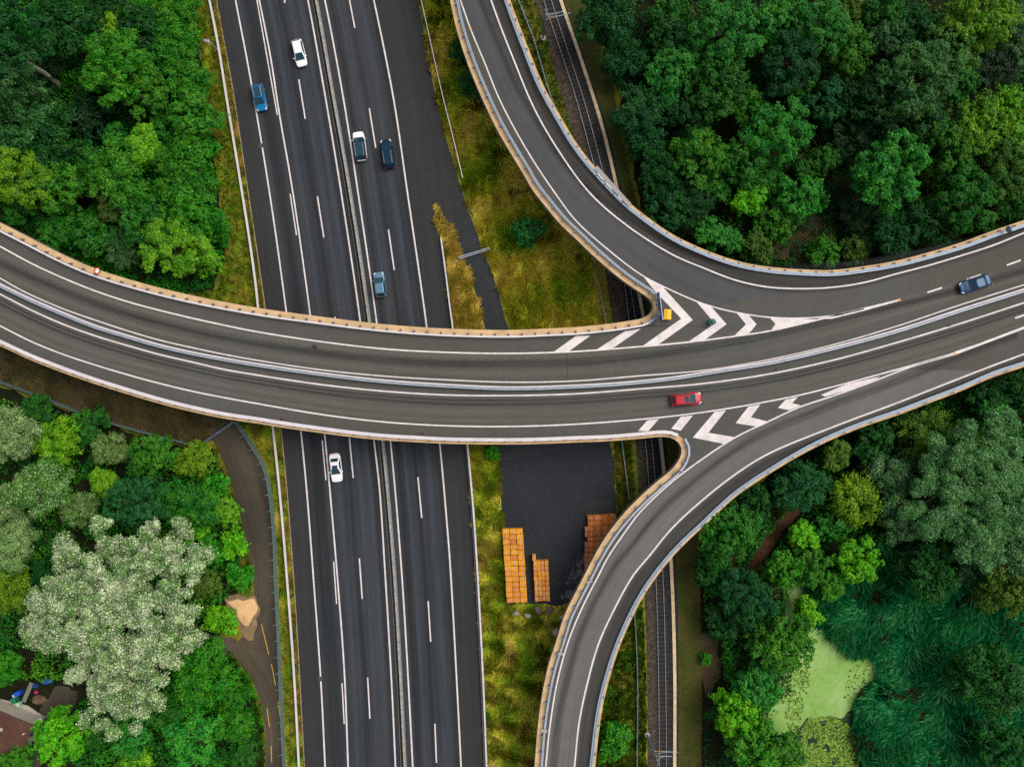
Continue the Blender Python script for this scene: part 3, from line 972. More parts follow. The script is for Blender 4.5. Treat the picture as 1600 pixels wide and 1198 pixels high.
MR = 'guard rails beside the motorway'
c_ = curve([(313, -60), (327, 0), (342, 78), (355.5, 163), (368, 238), (378, 300), (388, 363), (400, 450), (408, 530), (426, 666), (437.5, 775), (448, 899), (459, 1048), (467, 1198), (470, 1260)], 0.7)
guard_rail(c_, 0.0, 'long pinkish white guard rail on the west side of the motorway', 0.30, MAT['pale'], 4.0, 0, MR)
c_ = curve([(644, -60), (658, 0), (690, 143), (706, 207), (723, 278)], 0.7)
guard_rail(c_, 0.0, 'thin white guard rail in the dry grass beside the shoulder, ending above the service road', 0.13, MAT['pale'], 4.0, 0, MR)
c_ = curve([(689, 372), (695.5, 420), (703, 480), (707.5, 513), (715, 570)], 0.7)
guard_rail(c_, 0.0, 'short guard rail on the narrow grass island between motorway and service road', 0.2, MAT['pale'], 4.4, 0.2, MR, MAT['darksteel'], 1)
c_ = curve([(724, 640), (730.5, 695), (740, 800), (746.5, 899), (755, 1060), (760.5, 1198), (763, 1260)], 0.5)
guard_rail(c_, 0.0, 'pinkish white guard rail on the low wall east of the motorway', 0.26, MAT['pale'], 2.0, 0.16, MR, MAT['darksteel'], 1)
g = Geo()
wl = curve([(724, 640), (728.5, 695), (737.5, 800), (743.5, 899), (752, 1060), (757.5, 1198), (760, 1260)], 0.0)
g.sweep(wl, [(-0.12, -0.05), (0.12, -0.05), (0.12, 0.42), (-0.12, 0.42)])
tag(build('kerb_wall', g, plain('dark kerb concrete', (92, 86, 82), 0.9, vary=0.25)), 'low dark concrete wall edging the motorway beside the long dry grass strip', 'low wall')
g = Geo()
g.sweep(offset(ml, 0.08), [(-0.07, -0.05), (0.07, -0.05), (0.07, 0.06), (-0.07, 0.06)])
tag(build('kerb', g, plain('pale kerb stone', (150, 130, 104), 0.9, vary=0.25)), kind='structure')

# ------------------------------------------------------------------ fences and gates
def mesh_fence(path, h, label, post_mat, wire_mat, bay=2.5, pitch=0.11, wire=0.016, name='mesh_fence', group=None, tips=False):
    mid, d = along(path, plen(path) / 2)
    root = empty(name, (mid.x, mid.y, 0), 0, label, 'fence', group)
    g = Geo()
    L = plen(path)
    for k in range(7):
        zz = 0.1 + (h - 0.15) * k / 6
        g.sweep(path, [(-0.015, zz - 0.015), (0.015, zz - 0.015), (0.015, zz + 0.015), (-0.015, zz + 0.015)])
    s_ = 0.0
    while s_ < L:
        p, d = along(path, s_)
        g.box((p.x, p.y, h / 2 + 0.05), (wire, wire, h - 0.1), math.atan2(d.y, d.x))
        s_ += pitch
    build('wire_mesh', g, wire_mat, root)
    pm = Geo(); pm.box((0, 0, h / 2), (0.08, 0.08, h + 0.1))
    if tips:
        pm.tube([(0, 0, h), (0.0, -0.45, h + 0.35)], 0.03, 6)
    proto = None
    s_ = 0.1
    while s_ < L:
        p, d = along(path, s_)
        o = build('post', pm, post_mat, root, local=True) if proto is None else copy_of(proto, root)
        proto = proto or o
        o.location = (p.x - mid.x, p.y - mid.y, 0); o.rotation_euler.z = math.atan2(d.y, d.x)
        s_ += bay
    return root


GREENSTEEL = plain('green grey fence steel', (112, 138, 134), 0.55, 0.1, vary=0.15)
mesh_fence(curve([(-40, 578), (0, 596), (60, 618), (130, 646), (200, 668), (260, 684), (309, 698)], 0.9, 0.6), 1.9, 'green grey mesh fence below the south edge of the overpass, ending at the gate', GREENSTEEL, GREENSTEEL, pitch=0.06, wire=0.04)
mesh_fence(curve([(369, 659), (385, 680), (400, 703), (415, 731), (424, 775), (430, 840), (432, 899), (437, 1000), (441, 1100), (446, 1198), (448, 1250)], 0.5, 0.6), 1.9, 'blue grey mesh fence between the footpath and the motorway verge', GREENSTEEL, GREENSTEEL, pitch=0.09, wire=0.03, tips=True)
RF = 'low fences along the railway'
mesh_fence(curve([(798, -40), (810, 0), (832.5, 58), (857, 140), (880, 205)], 0.4, 0.8), 1.0, 'thin dark fence on the grass strip between the upper ramp and the track', MAT['darksteel'], MAT['bluesteel'], pitch=0.3, group=RF)
mesh_fence(curve([(920, 370), (929, 408), (938, 458), (946.5, 507), (958, 580), (971.5, 689), (984, 793), (988, 860)], 0.4, 0.8), 1.0, 'thin grey fence beside the track, passing between pallet yard and railway', MAT['bluesteel'], MAT['bluesteel'], pitch=0.3, group=RF)
mesh_fence(curve([(988, 930), (991.5, 960.6), (996, 1060), (996, 1120), (995, 1198), (995, 1240)], 0.4, 0.8), 1.0, 'thin pale fence in the green grass between the lower ramp and the track', GREENSTEEL, GREENSTEEL, pitch=0.25, wire=0.03, group=RF)


def gate(a, b, h, label, leaves, mat):
    pa, pb = P(*a, 0), P(*b, 0)
    mid = (pa + pb) / 2
    d = (pb - pa); L = d.length; ang = math.atan2(d.y, d.x)
    root = empty('gate', mid, ang, label, 'gate')
    for x in (-L / 2, L / 2):
        g = Geo(); g.box((x, 0, h / 2), (0.16, 0.16, h + 0.2)); build('post', g, mat, root, local=True)
    for k in range(leaves):
        x0, x1 = -L / 2 + 0.1 + L / leaves * k, -L / 2 - 0.1 + L / leaves * (k + 1)
        g = Geo()
        for zz in (0.2, h * 0.5, h):
            g.box(((x0 + x1) / 2, 0, zz), (x1 - x0, 0.09, 0.09))
        n = int((x1 - x0) / 0.13)
        for i in range(n + 1):
            g.box((x0 + (x1 - x0) * i / n, 0, h / 2 + 0.1), (0.04, 0.04, h - 0.25))
        build('leaf_frame', g, mat, root, local=True)
    return root
gate((311, 699), (369, 659), 1.9, 'wide two leaf grey steel gate across the footpath below the overpass', 2, MAT['bluesteel'])
# barrier pole over the service road
pa, pb = P(716.5, 403.5, 0.6), P(764.5, 388.5, 0.6)
mid = (pa + pb) / 2; dv = pb - pa; ang = math.atan2(dv.y, dv.x); L_ = dv.length
root = empty('barrier_gate', (mid.x, mid.y, 0), ang, 'long grey swing barrier closing the narrow service road beside the grass island', 'barrier gate')
for y, z in ((0.09, 0.95), (-0.12, 0.6)):
    g = Geo(); g.box((0, y, z), (L_, 0.13, 0.13)); build('boom', g, MAT['steel'], root, local=True)
for x in (-L_ / 2 + 0.15, L_ / 2 - 0.15):
    g = Geo(); g.box((x, 0, 0.52), (0.18, 0.3, 1.04)); build('post', g, MAT['bluesteel'], root, local=True)
g = Geo(); g.box((-L_ / 2 + 1.4, -0.2, 0.45), (0.08, 0.08, 0.8)); build('leg', g, MAT['steel'], root, local=True)

# ------------------------------------------------------------------ catenary masts, signs, lamp
def mast(base, hgt, arm_dir, arms, label, lean=(0, 0)):
    b = P(*base, 0)
    root = empty('catenary_mast', b, math.atan2(arm_dir[1], arm_dir[0]), label, 'railway mast', 'railway masts beside the track')
    g = Geo(); g.lathe((0, 0, -0.05), [(0.42, 0), (0.42, 0.25), (0.3, 0.3)], 14); build('footing', g, MAT['concrete'], root, local=True)
    g = Geo()
    for y in (-0.12, 0.12):
        g.box((0, y, hgt / 2), (0.26, 0.04, hgt))
    g.box((0, 0, hgt / 2), (0.04, 0.2, hgt - 0.01)); build('pole', g, MAT['bluesteel'], root, local=True)
    for z, L, rise in arms:
        g = Geo()
        g.tube([(0.1, 0, z), (L, 0, z + rise)], 0.055, 8)
        g.tube([(0.1, 0, z + 0.9), (L * 0.6, 0, z + rise * 0.6)], 0.03, 6)
        a = build('cantilever_arm', g, MAT['steel'], root, local=True)
        g = Geo(); g.tube([(L * 0.12, 0, z + rise * 0.12), (L * 0.34, 0, z + rise * 0.34)], [0.09, 0.09], 10)
        build('insulator', g, plain('brown insulator', (150, 112, 54), 0.4), a, local=True)
    g = Geo(); g.box((0.0, -0.05, hgt - 0.6), (0.1, 0.9, 0.1)); build('bracket', g, MAT['steel'], root, local=True)
    return root
mast((1011, 1147), 9.6, (1, -0.03), ((5.6, 3.6, 0.1), (7.2, 2.5, -0.1)), 'grey railway mast with two arms beside the lower stretch of track')
mast((848.5, 60), 9.4, (1, 0.27), ((6.2, 4.0, 0.1), (7.4, 2.7, 0.0)), 'grey railway mast with two arms beside the upper stretch of track')

# round signs on the overpass edge
def round_sign(px, py, z, facing, label, face, ring=None, r=0.46):
    c = P(px, py, z)
    root = empty('road_sign', (c.x, c.y, DECK), 0, label, 'road sign')
    f = Vector(facing).normalized()
    g = Geo(); g.tube([(c.x - f.x * 0.06, c.y - f.y * 0.06, DECK), (c.x - f.x * 0.06, c.y - f.y * 0.06, z + r * 0.8)], 0.04, 8); build('post', g, MAT['steel'], root)
    g = Geo(); g.disc(c, r, f, 28, 0.012); pl = build('plate', g, ring or face, root)
    if ring:
        g = Geo(); g.disc(c + f * 0.016, r * 0.66, f, 28, 0.006); build('face', g, face, pl)
        side = Vector((-f.y, f.x, 0)).normalized()
        g = Geo()
        # the faint dark marks in the middle of the white face
        for k, zz in ((-0.07, 0.0), (0.07, 0.0)):
            q = c + f * 0.026 + side * k + Vector((0, 0, zz))
            g.box(q, (0.006, 0.05, 0.20), math.atan2(f.y, f.x))
        build('symbol', g, plain('grey sign symbol', (150, 150, 150), 0.5), pl)
    return root
round_sign(151.5, 423, 9.6, (0.92, -0.25, 0.3), 'round white sign with a red rim on the north edge of the overpass', plain('sign white', (240, 238, 236), 0.4), plain('sign red', (190, 22, 44), 0.4), 0.52)
round_sign(1576, 358.5, 9.6, (0.9, 0.35, -0.25), 'round sign seen from its grey back on the guard rail near the dark wood', MAT['bluesteel'], None, 0.5)

# sign panel, yellow bin and green marker in the gore
pa, pb = P(1029.3, 456, 10.4), P(1035, 500.5, 10.4)
mid = (pa + pb) / 2; dv = pb - pa; L_ = dv.length
root = empty('direction_sign', (mid.x, mid.y, DECK), math.atan2(dv.y, dv.x), 'large blue backed direction sign standing edge on behind the gore guard rail', 'direction sign')
g = Geo(); g.box((0, 0, 1.9), (L_, 0.09, 1.9)); build('panel', g, plain('blue sign back', (60, 104, 150), 0.5), root, local=True, bevel=0.01)
g = Geo(); g.box((0, 0, 2.87), (L_ + 0.02, 0.12, 0.04)); build('rim_strip', g, MAT['steel'], root, local=True)
for x in (-L_ * 0.3, L_ * 0.3):
    g = Geo(); g.tube([(x, -0.1, 0), (x, -0.1, 2.8)], 0.06, 8); build('post', g, MAT['steel'], root, local=True)
c = P(1042.5, 491.5, 8.6)
root = empty('grit_bin', (c.x, c.y, DECK), math.radians(-3), 'bright yellow box standing between the sign panel and the first big chevron', 'grit bin')
YEL = plain('yellow plastic', (250, 172, 22), 0.45, vary=0.05)
g = Geo(); g.box((0, 0, 0.42), (1.02, 1.42, 0.82), 0, 1.06); build('tub', g, YEL, root, local=True, bevel=0.05)
g = Geo()
g.add([(-0.56, -0.76, 0.84), (0.56, -0.76, 0.84), (0.56, 0.76, 0.84), (-0.56, 0.76, 0.84), (-0.02, -0.72, 1.04), (0.34, -0.72, 1.04), (0.34, 0.72, 1.04), (-0.02, 0.72, 1.04)],
      [(3, 2, 1, 0), (4, 5, 6, 7), (0, 1, 5, 4), (1, 2, 6, 5), (2, 3, 7, 6), (3, 0, 4, 7)])
build('lid', g, plain('yellow lid plastic', (254, 186, 50), 0.4, vary=0.05), root, local=True, bevel=0.04)
c = P(1111, 503.5, 8.0)
root = empty('gore_marker', (c.x, c.y, DECK), 0, 'dark green round topped marker post standing on the second chevron', 'marker post')
g = Geo(); g.lathe((0, 0, 0.0), [(0.5, 0), (0.46, 0.08), (0.44, 0.9), (0.40, 1.3), (0.28, 1.42), (0.1, 1.47)], 20); build('body', g, plain('green marker plastic', (36, 92, 84), 0.45, vary=0.1), root, local=True, smooth=False)
g = Geo(); g.lathe((0, 0, 0.70), [(0.455, 0), (0.45, 0.2)], 20); build('reflective_band', g, MAT['white_lamp'], root, local=True)
# small plates fixed to the ramp rail, seen edge on
for px, py, dx, dy, lab in ((1064.5, 735, 0.9, -0.45, 'small grey plate sign clamped to the ramp guard rail nearest the loop'), (921, 908, 0.9, 0.2, 'small grey plate sign on the ramp guard rail above the boulders'),
                            (876.5, 1020.5, 1, -0.05, 'small white plate sign on the ramp guard rail below the pale boulder'), (850, 1140.5, 1, -0.1, 'small white plate sign on the ramp guard rail lowest in view')):
    c = P(px, py, 9.2)
    root = empty('rail_sign', (c.x, c.y, DECK + 0.76), math.atan2(dy, dx), lab, 'small sign')
    g = Geo(); g.box((0, 0, 0.55), (0.85, 0.05, 0.7)); build('plate', g, MAT['pale'], root, local=True)
    g = Geo(); g.add([(-0.4, -0.05, 0.05), (0.1, -0.3, 0.05), (0.35, -0.05, 0.05), (-0.4, -0.05, 0.1), (0.1, -0.3, 0.1), (0.35, -0.05, 0.1)], [(2, 1, 0), (3, 4, 5), (0, 1, 4, 3), (1, 2, 5, 4), (2, 0, 3, 5)])
    g.tube([(-0.3, -0.06, 0), (-0.3, -0.06, 0.5)], 0.03, 6)
    build('bracket', g, MAT['steel'], root, local=True)

# screen above the electrified track on the upper ramp
pa, pb = P(930, 261, 9.0), P(984, 321, 9.0)
mid = (pa + pb) / 2; dv = pb - pa; L_ = dv.length
root = empty('protective_screen', (mid.x, mid.y, DECK), math.atan2(dv.y, dv.x), 'grey protective screen jutting from the upper ramp above the railway track', 'protective screen')
g = Geo()
for k in range(12):
    g.box((-L_ / 2 + L_ / 12 * (k + 0.5), 0.06, 0.92), (L_ / 12 - 0.03, 0.62, 0.05))
build('panel', g, plain('grey screen panel', (152, 146, 142), 0.8, vary=0.15), root, local=True)
for k in range(4):
    x = -L_ / 2 + 1.0 + k * (L_ - 2) / 3
    g = Geo(); g.box((x, -0.38, 0.84), (0.12, 0.7, 0.1)); g.box((x, -0.3, 0.3), (0.1, 0.1, 1.0)); build('bracket', g, MAT['darksteel'], root, local=True)
for x, w in ((-2.2, 1.2), (-0.4, 1.3), (2.0, 0.8)):
    g = Geo(); g.box((x, -0.36, 0.91), (w, 0.12, 0.03)); build('warning_strip', g, MAT['white_lamp'], root, local=True)

# street lamp on the west verge
b = P(342, 81, 0)
root = empty('street_lamp', b, 0, 'grey street lamp standing on the grass verge above the blue car', 'street lamp')
g = Geo(); g.tube([(0, 0, 0), (0, 0, 2.2), (-0.10, 0.1, 2.6), (-0.5, 0.42, 2.8)], [0.09, 0.07, 0.06, 0.05], 8); build('pole', g, MAT['steel'], root, local=True)
g = Geo(); g.box((-0.9, 0.5, 2.82), (1.0, 0.5, 0.14), math.radians(-10), 0.8); build('lamp_head', g, MAT['steel'], root, local=True, bevel=0.05)

# manhole covers and drain grates
for px, py, lab in ((407.5, 228, 'round iron manhole cover on the edge line behind the blue car'), (500.5, 1060, 'round iron manhole cover breaking the edge line near the lower photo edge')):
    c = P(px, py, 0)
    g = Geo(); g.lathe((c.x, c.y, 0.012), [(0.40, 0), (0.40, 0.012), (0.36, 0.016)], 24)
    tag(build('manhole_cover', g, plain('cast iron', (74, 66, 68), 0.7, 0.2)), lab, 'manhole cover')
DG = 'drain grates on the overpass'
for k, (px, py, a, lab) in enumerate(((1211.5, 577.5, 0.2, 'rusty drain grate below the central barrier, east of the red car'), (1482, 508, 0.3, 'rusty drain grate below the central barrier, below the dark blue car'),
                          (659, 678, -0.1, 'dark drain grate by the south guard rail above the white saloon'), (440, 655.5, -0.2, 'dark drain grate by the south guard rail near the footpath gate'),
                          (191.5, 525.8, -0.3, 'dark drain grate below the central barrier, nearest the round red sign'), (667, 521.5, -0.05, 'dark drain grate below the north guard rail over the motorway'),
                          (1357, 654, 0.35, 'dark drain grate on the outer side of the lower ramp near the olive trees'), (1042, 858, 0.75, 'dark drain grate on the outer side of the lower ramp above the track'))):
    c = P(px, py, DECK)
    root = empty('drain_grate', (c.x, c.y, DECK), a, lab, 'drain grate', DG)
    g = Geo(); g.box((0, 0, 0.022), (0.62, 0.40, 0.012)); build('frame', g, plain('rusty iron', (84, 58, 50), 0.8, vary=0.3), root, local=True)
    g = Geo()
    for i in range(6):
        g.box((-0.22 + i * 0.088, 0, 0.032), (0.03, 0.32, 0.012))
    build('bars', g, MAT['black'], root, local=True)

# ------------------------------------------------------------------ cars
def car(px, py, front, label, body_rgb, L=4.4, W=1.82, Ht=1.5, z0=0.0, style='hatch', roof_rgb=None, sunroof=None, metal=0.0, glassroof=False):
    c = P(px, py, z0 + 0.75)
    f = Vector((front[0], -front[1]))
    root = empty('car', (c.x, c.y, z0 + 0.014), math.atan2(f.y, f.x), label, 'car', 'cars on the roads')
    pm = carpaint('car paint', body_rgb, metal)
    rm = carpaint('car roof', roof_rgb, metal) if roof_rgb else pm
    h = L / 2
    sed = style == 'sedan'
    belt = 0.92 if not sed else 0.88
    hood = belt - 0.06
    # hull stations: x, half width, bottom, top
    st = [(-h, 0.60, 0.42, 0.66), (-h + 0.07, 0.80, 0.30, belt - 0.10), (-h + 0.30, 0.93, 0.24, belt - 0.02), (-h + 0.9, 1.0, 0.22, belt), (0, 1.0, 0.20, belt), (h - 1.35, 1.0, 0.22, belt - 0.01),
          (h - 0.75, 0.985, 0.22, hood - 0.06), (h - 0.34, 0.92, 0.24, hood - 0.13), (h - 0.10, 0.78, 0.30, 0.70), (h, 0.55, 0.40, 0.58)]
    if not sed:
        st[1] = (-h + 0.06, 0.86, 0.30, belt - 0.04); st[0] = (-h, 0.72, 0.42, 0.74)
    g = Geo(); vs = []; fs = []
    for x, k, zb, zt in st:
        w = W / 2 * k
        m = (zb + zt) / 2
        for y, z in ((-w * 0.9, zb), (-w, zb + 0.14), (-w, m + 0.06), (-w * 0.97, zt - 0.07), (-w * 0.86, zt), (-w * 0.4, zt + 0.025), (w * 0.4, zt + 0.025), (w * 0.86, zt), (w * 0.97, zt - 0.07), (w, m + 0.06), (w, zb + 0.14), (w * 0.9, zb)):
            vs.append((x, y, z))
    n = 12
    for i in range(len(st) - 1):
        for k in range(n):
            k2 = (k + 1) % n
            fs.append((i * n + k, (i + 1) * n + k, (i + 1) * n + k2, i * n + k2))
    fs.append(tuple(range(n))); fs.append(tuple((len(st) - 1) * n + k for k in reversed(range(n))))
    g.add(vs, fs)
    # greenhouse: base ring and roof ring
    if sed:
        xb, xf, rb, rf = -h + 0.75, h - 1.35, -h + 1.35, h - 2.1
    elif style == 'suv':
        xb, xf, rb, rf = -h + 0.12, h - 1.10, -h + 0.48, h - 1.88
    else:
        xb, xf, rb, rf = -h + 0.14, h - 1.05, -h + 0.55, h - 1.90
    wb, wr = W / 2 * 0.93, W / 2 * 0.70
    zb, zr = belt - 0.02, Ht - 0.05
    ring = lambda x0, x1, w, z, c: [(x0, -w * c, z), (x0 + 0.12, -w, z), (x1 - 0.22, -w, z), (x1, -w * c, z), (x1 + 0.05, 0, z), (x1, w * c, z), (x1 - 0.22, w, z), (x0 + 0.12, w, z), (x0, w * c, z), (x0 - 0.04, 0, z)]
    b0 = ring(xb, xf, wb, zb, 0.82); b1 = ring(rb, rf, wr, zr, 0.86); b2 = ring(rb + 0.14, rf - 0.14, wr * 0.86, Ht, 0.9)
    q = Geo(); m_ = 10
    fsx = []
    for a in (0, 1):
        for k in range(m_):
            k2 = (k + 1) % m_
            fsx.append((a * m_ + k, (a + 1) * m_ + k, (a + 1) * m_ + k2, a * m_ + k2)[::-1])
    fsx.append(tuple(2 * m_ + k for k in range(m_)))
    q.add(b0 + b1 + b2, fsx)
    body = build('body', g, pm, root, smooth=True, local=True, subsurf=1)
    build('roof', q, rm, root, smooth=False, local=True, bevel=0.02)
    # glass panes lie proud of the greenhouse
    def pane(name, a, b, c_, d, out, inset=(0.08, 0.10), mat=MAT['glass']):
        a, b, c_, d = (Vector(v) for v in (a, b, c_, d))
        pts = []
        for u, v in ((inset[0], inset[1]), (1 - inset[0], inset[1]), (1 - inset[0], 1 - inset[1]), (inset[0], 1 - inset[1])):
            pts.append(a.lerp(b, u).lerp(d.lerp(c_, u), v))
        nn = (pts[1] - pts[0]).cross(pts[3] - pts[0]).normalized()
        if nn.dot(Vector(out)) < 0: nn = -nn
        top = [p + nn * 0.016 for p in pts]
        bot = [p - nn * 0.02 for p in pts]
        gg = Geo(); gg.add(bot + top, [(3, 2, 1, 0), (4, 5, 6, 7), (0, 1, 5, 4), (1, 2, 6, 5), (2, 3, 7, 6), (3, 0, 4, 7)])
        return build(name, gg, mat, root, local=True)
    pane('windscreen', (xf + 0.03, -wb * 0.86, zb), (xf + 0.03, wb * 0.86, zb), (rf + 0.03, wr * 0.86, zr), (rf + 0.03, -wr * 0.86, zr), (1, 0, 1), (0.02, 0.04))
    pane('rear_window', (xb - 0.02, -wb * 0.82, zb), (xb - 0.02, wb * 0.82, zb), (rb - 0.02, wr * 0.86, zr), (rb - 0.02, -wr * 0.86, zr), (-1, 0, 1), (0.06, 0.12))
    for s in (-1, 1):
        pane('side_window', (xb + 0.16, s * wb, zb), (xf - 0.24, s * wb, zb), (rf - 0.2, s * wr, zr), (rb + 0.16, s * wr, zr), (0, s, 0.4), (0.03, 0.08))
    if sunroof:
        x0, x1 = sunroof
        gg = Geo(); gg.box(((x0 + x1) / 2, 0, Ht + 0.004), (x1 - x0, wr * 1.34, 0.016)); build('sunroof', gg, MAT['glass'], root, local=True, bevel=0.005)
    if style == 'suv':
        for s in (-1, 1):
            gg = Geo(); gg.tube([(rb + 0.15, s * wr * 0.93, Ht + 0.0), (rb + 0.3, s * wr * 0.93, Ht + 0.05), (rf - 0.3, s * wr * 0.93, Ht + 0.05), (rf - 0.1, s * wr * 0.93, Ht - 0.02)], 0.025, 6); build('roof_rail', gg, MAT['steel'], root, local=True)
    # lamps, mirrors, bumper trim, wheels
    for s in (-1, 1):
        gg = Geo(); gg.add([(h - 0.52, s * W * 0.445, 0.70), (h - 0.20, s * W * 0.415, 0.66), (h - 0.05, s * W * 0.30, 0.62), (h - 0.16, s * W * 0.28, 0.70), (h - 0.40, s * W * 0.39, 0.775)], [(0, 1, 4), (1, 3, 4), (1, 2, 3)] if s > 0 else [(4, 1, 0), (4, 3, 1), (3, 2, 1)])
        o = build('headlight', gg, MAT['white_lamp'], root, local=True)
        so = o.modifiers.new('thick', 'SOLIDIFY'); so.thickness = 0.06; so.offset = 0
        gg = Geo(); gg.box((-h + 0.10, s * W * 0.40, 0.80), (0.14, 0.26, 0.2), s * -0.35); build('tail_light', gg, MAT['red_lamp'], root, local=True, bevel=0.03)
        gg = Geo(); gg.box((xf - 0.28, s * (W / 2 + 0.09), belt + 0.06), (0.14, 0.24, 0.15), s * 0.15, 0.8); build('wing_mirror', gg, pm, root, local=True, bevel=0.03)
        for x in (-h + 0.85, h - 0.88):
            y = s * (W / 2 - 0.10)
            gg = Geo(); gg.tube([(x, y - 0.11, 0.32), (x, y + 0.11, 0.32)], 0.32, 20); wt = build('wheel', gg, MAT['rubber'], root, local=True)
            gg = Geo(); gg.tube([(x, y + s * 0.10, 0.32), (x, y + s * 0.125, 0.32)], [0.21, 0.19], 16); build('rim', gg, MAT['rim'], wt, local=True)
    gg = Geo(); gg.box((h - 0.03, 0, 0.46), (0.08, W * 0.56, 0.16)); build('grille', gg, MAT['black'], root, local=True, bevel=0.02)
    gg = Geo(); gg.box((xf + 0.06, 0, belt + 0.012), (0.10, wb * 1.64, 0.02)); build('scuttle', gg, MAT['black'], root, local=True)
    return root

car(467.5, 83, (10, 43), 'white hatchback driving down in the middle lane near the upper photo edge', (236, 234, 236), 4.25, 1.80, 1.5)
car(405.5, 152.5, (8.5, 42), 'blue car with a dark glass roof on the west edge line', (0, 106, 156), 4.2, 1.84, 1.58, style='suv', sunroof=(-1.45, 0.16), metal=0.0)
car(562, 228.5, (-6.5, -48), 'white estate car with a black roof driving up beside the central barrier', (240, 236, 236), 4.6, 1.88, 1.6, style='suv', roof_rgb=(16, 44, 58), sunroof=(-1.55, 0.30))
car(605.5, 240.5, (-7, -47), 'black estate car driving up just behind the white one with the black roof', (4, 42, 60), 4.6, 1.86, 1.6, style='suv', metal=0.3)
car(593.5, 444.5, (-5, -40), 'grey blue people carrier driving up just above the overpass', (98, 134, 158), 3.95, 1.76, 1.62, metal=0.3)
car(524.5, 730.5, (5, 46), 'white saloon with a dark sunroof just below the overpass', (240, 234, 234), 4.5, 1.84, 1.42, style='sedan', sunroof=(-0.42, 0.30))
car(1072.5, 623.5, (49, -4.5), 'bright red car driving past the lower chevrons on the overpass', (176, 2, 26), 4.45, 1.86, 1.45, z0=DECK, sunroof=(-0.42, 0.22))
car(1524.5, 443.5, (-50, 16), 'dark blue car on the overpass beside the dashed line', (0, 58, 92), 4.75, 1.86, 1.46, z0=DECK, style='sedan', metal=0.1)

# ------------------------------------------------------------------ pallets of orange crates in the yard
ORANGE = M('orange crate plastic', 0.5, 0.0, 0.3)
oi_ = ORANGE.n('ShaderNodeObjectInfo'); nz_ = ORANGE.noise(ORANGE.pos(), 2.4, 3.0)
ORANGE.base(ORANGE.hsv(ORANGE.ramp(oi_.outputs['Random'], [(0.0, srgb(208, 120, 12)), (0.5, srgb(228, 150, 14)), (0.85, srgb(234, 166, 20)), (1.0, srgb(188, 100, 14))]), v=ORANGE.mapr(nz_, 0.3, 0.7, 0.7, 1.15)))
RUSSET = M('russet crate plastic', 0.6, 0.0, 0.3)
oi_ = RUSSET.n('ShaderNodeObjectInfo'); nz_ = RUSSET.noise(RUSSET.pos(), 2.4, 3.0)
RUSSET.base(RUSSET.hsv(RUSSET.ramp(oi_.outputs['Random'], [(0.0, srgb(188, 100, 26)), (0.6, srgb(206, 118, 34)), (1.0, srgb(224, 138, 46))]), v=RUSSET.mapr(nz_, 0.3, 0.7, 0.7, 1.15)))
PALLETWOOD = plain('pallet wood', (150, 116, 80), 0.9, vary=0.25)
STRAP = plain('pinkish strap', (206, 170, 170), 0.6)
def pallet_meshes(w, d, h, mat):
    root = empty('pallet_load')
    g = Geo()
    for i in range(5):
        g.box((-w / 2 + 0.07 + i * (w - 0.14) / 4, 0, 0.13), (0.12, d, 0.025))
    for y in (-d / 2 + 0.06, 0, d / 2 - 0.06):
        g.box((0, y, 0.06), (w, 0.1, 0.11))
    build('pallet', g, PALLETWOOD, root, local=True)
    g = Geo()
    nz = max(2, int(round((h - 0.15) / 0.26)))
    for ix in range(2):
        for iy in range(2):
            cw, cd = w / 2 - 0.03, d / 2 - 0.03
            cx, cy = (ix - 0.5) * w / 2, (iy - 0.5) * d / 2
            for k in range(nz):
                z = 0.15 + k * 0.26
                g.box((cx, cy, z + 0.12), (cw - 0.03, cd - 0.03, 0.236))
                g.box((cx, cy, z + 0.228), (cw, cd, 0.026))
            z = 0.15 + nz * 0.26
            for r_ in range(3):
                g.box((cx - cw / 3 + r_ * cw / 3, cy, z + 0.0), (cw / 3 - 0.03, cd - 0.04, 0.05))
    build('crates', g, mat.mat, root, local=True)
    g = Geo()
    z = 0.15 + nz * 0.26 + 0.03
    g.box((0.02, 0, z), (0.035, d + 0.01, 0.012)); g.box((0, 0.03, z + 0.004), (w + 0.01, 0.03, 0.012))
    build('strap', g, STRAP, root, local=True)
    return root
def put(proto, used, x, y, ang, label, group, z=0.0):
    if not used:
        r = proto
    else:
        r = proto.copy(); COL.objects.link(r)
        for ch in proto.children:
            copy_of(ch, r)
    r.location = (x, y, -0.012); r.rotation_euler.z = ang
    used.append(1)
    return tag(r, label, 'pallet load', group)
rp = random.Random(5)
def block(corner, across, down, cols, rows, proto, label, group, skip=lambda px, py: False):
    used = []
    ang = math.atan2(-(across[1]), across[0])
    for i in range(rows):
        for j in range(cols):
            px = corner[0] + across[0] * (j + 0.5) + down[0] * (i + 0.5)
            py = corner[1] + across[1] * (j + 0.5) + down[1] * (i + 0.5)
            if skip(px, py):
                continue
            p = P(px, py, 1.2)
            put(proto, used, p.x + rp.uniform(-0.03, 0.03), p.y + rp.uniform(-0.03, 0.03), ang + rp.uniform(-0.015, 0.015), label, group)
block((784.5, 826.5), (10.8, -0.2), (0.52, 8.22), 3, 14, pallet_meshes(1.03, 0.79, 1.25, ORANGE), 'pallet of orange crates in the longest block, next to the dry grass strip', 'pallets in the long orange block')
block((832.8, 876), (5.9, -0.1), (0.42, 7.9), 4, 8, pallet_meshes(0.56, 0.76, 1.1, ORANGE), 'narrow pallet of orange crates in the small middle block of the yard', 'pallets in the small middle block')
pn = pallet_meshes(0.54, 0.9, 1.1, ORANGE)
p = P(834.5, 871.5, 1.2); put(pn, [], p.x, p.y, 0.0, 'single narrow orange pallet load sticking out at the top of the small middle block', None)
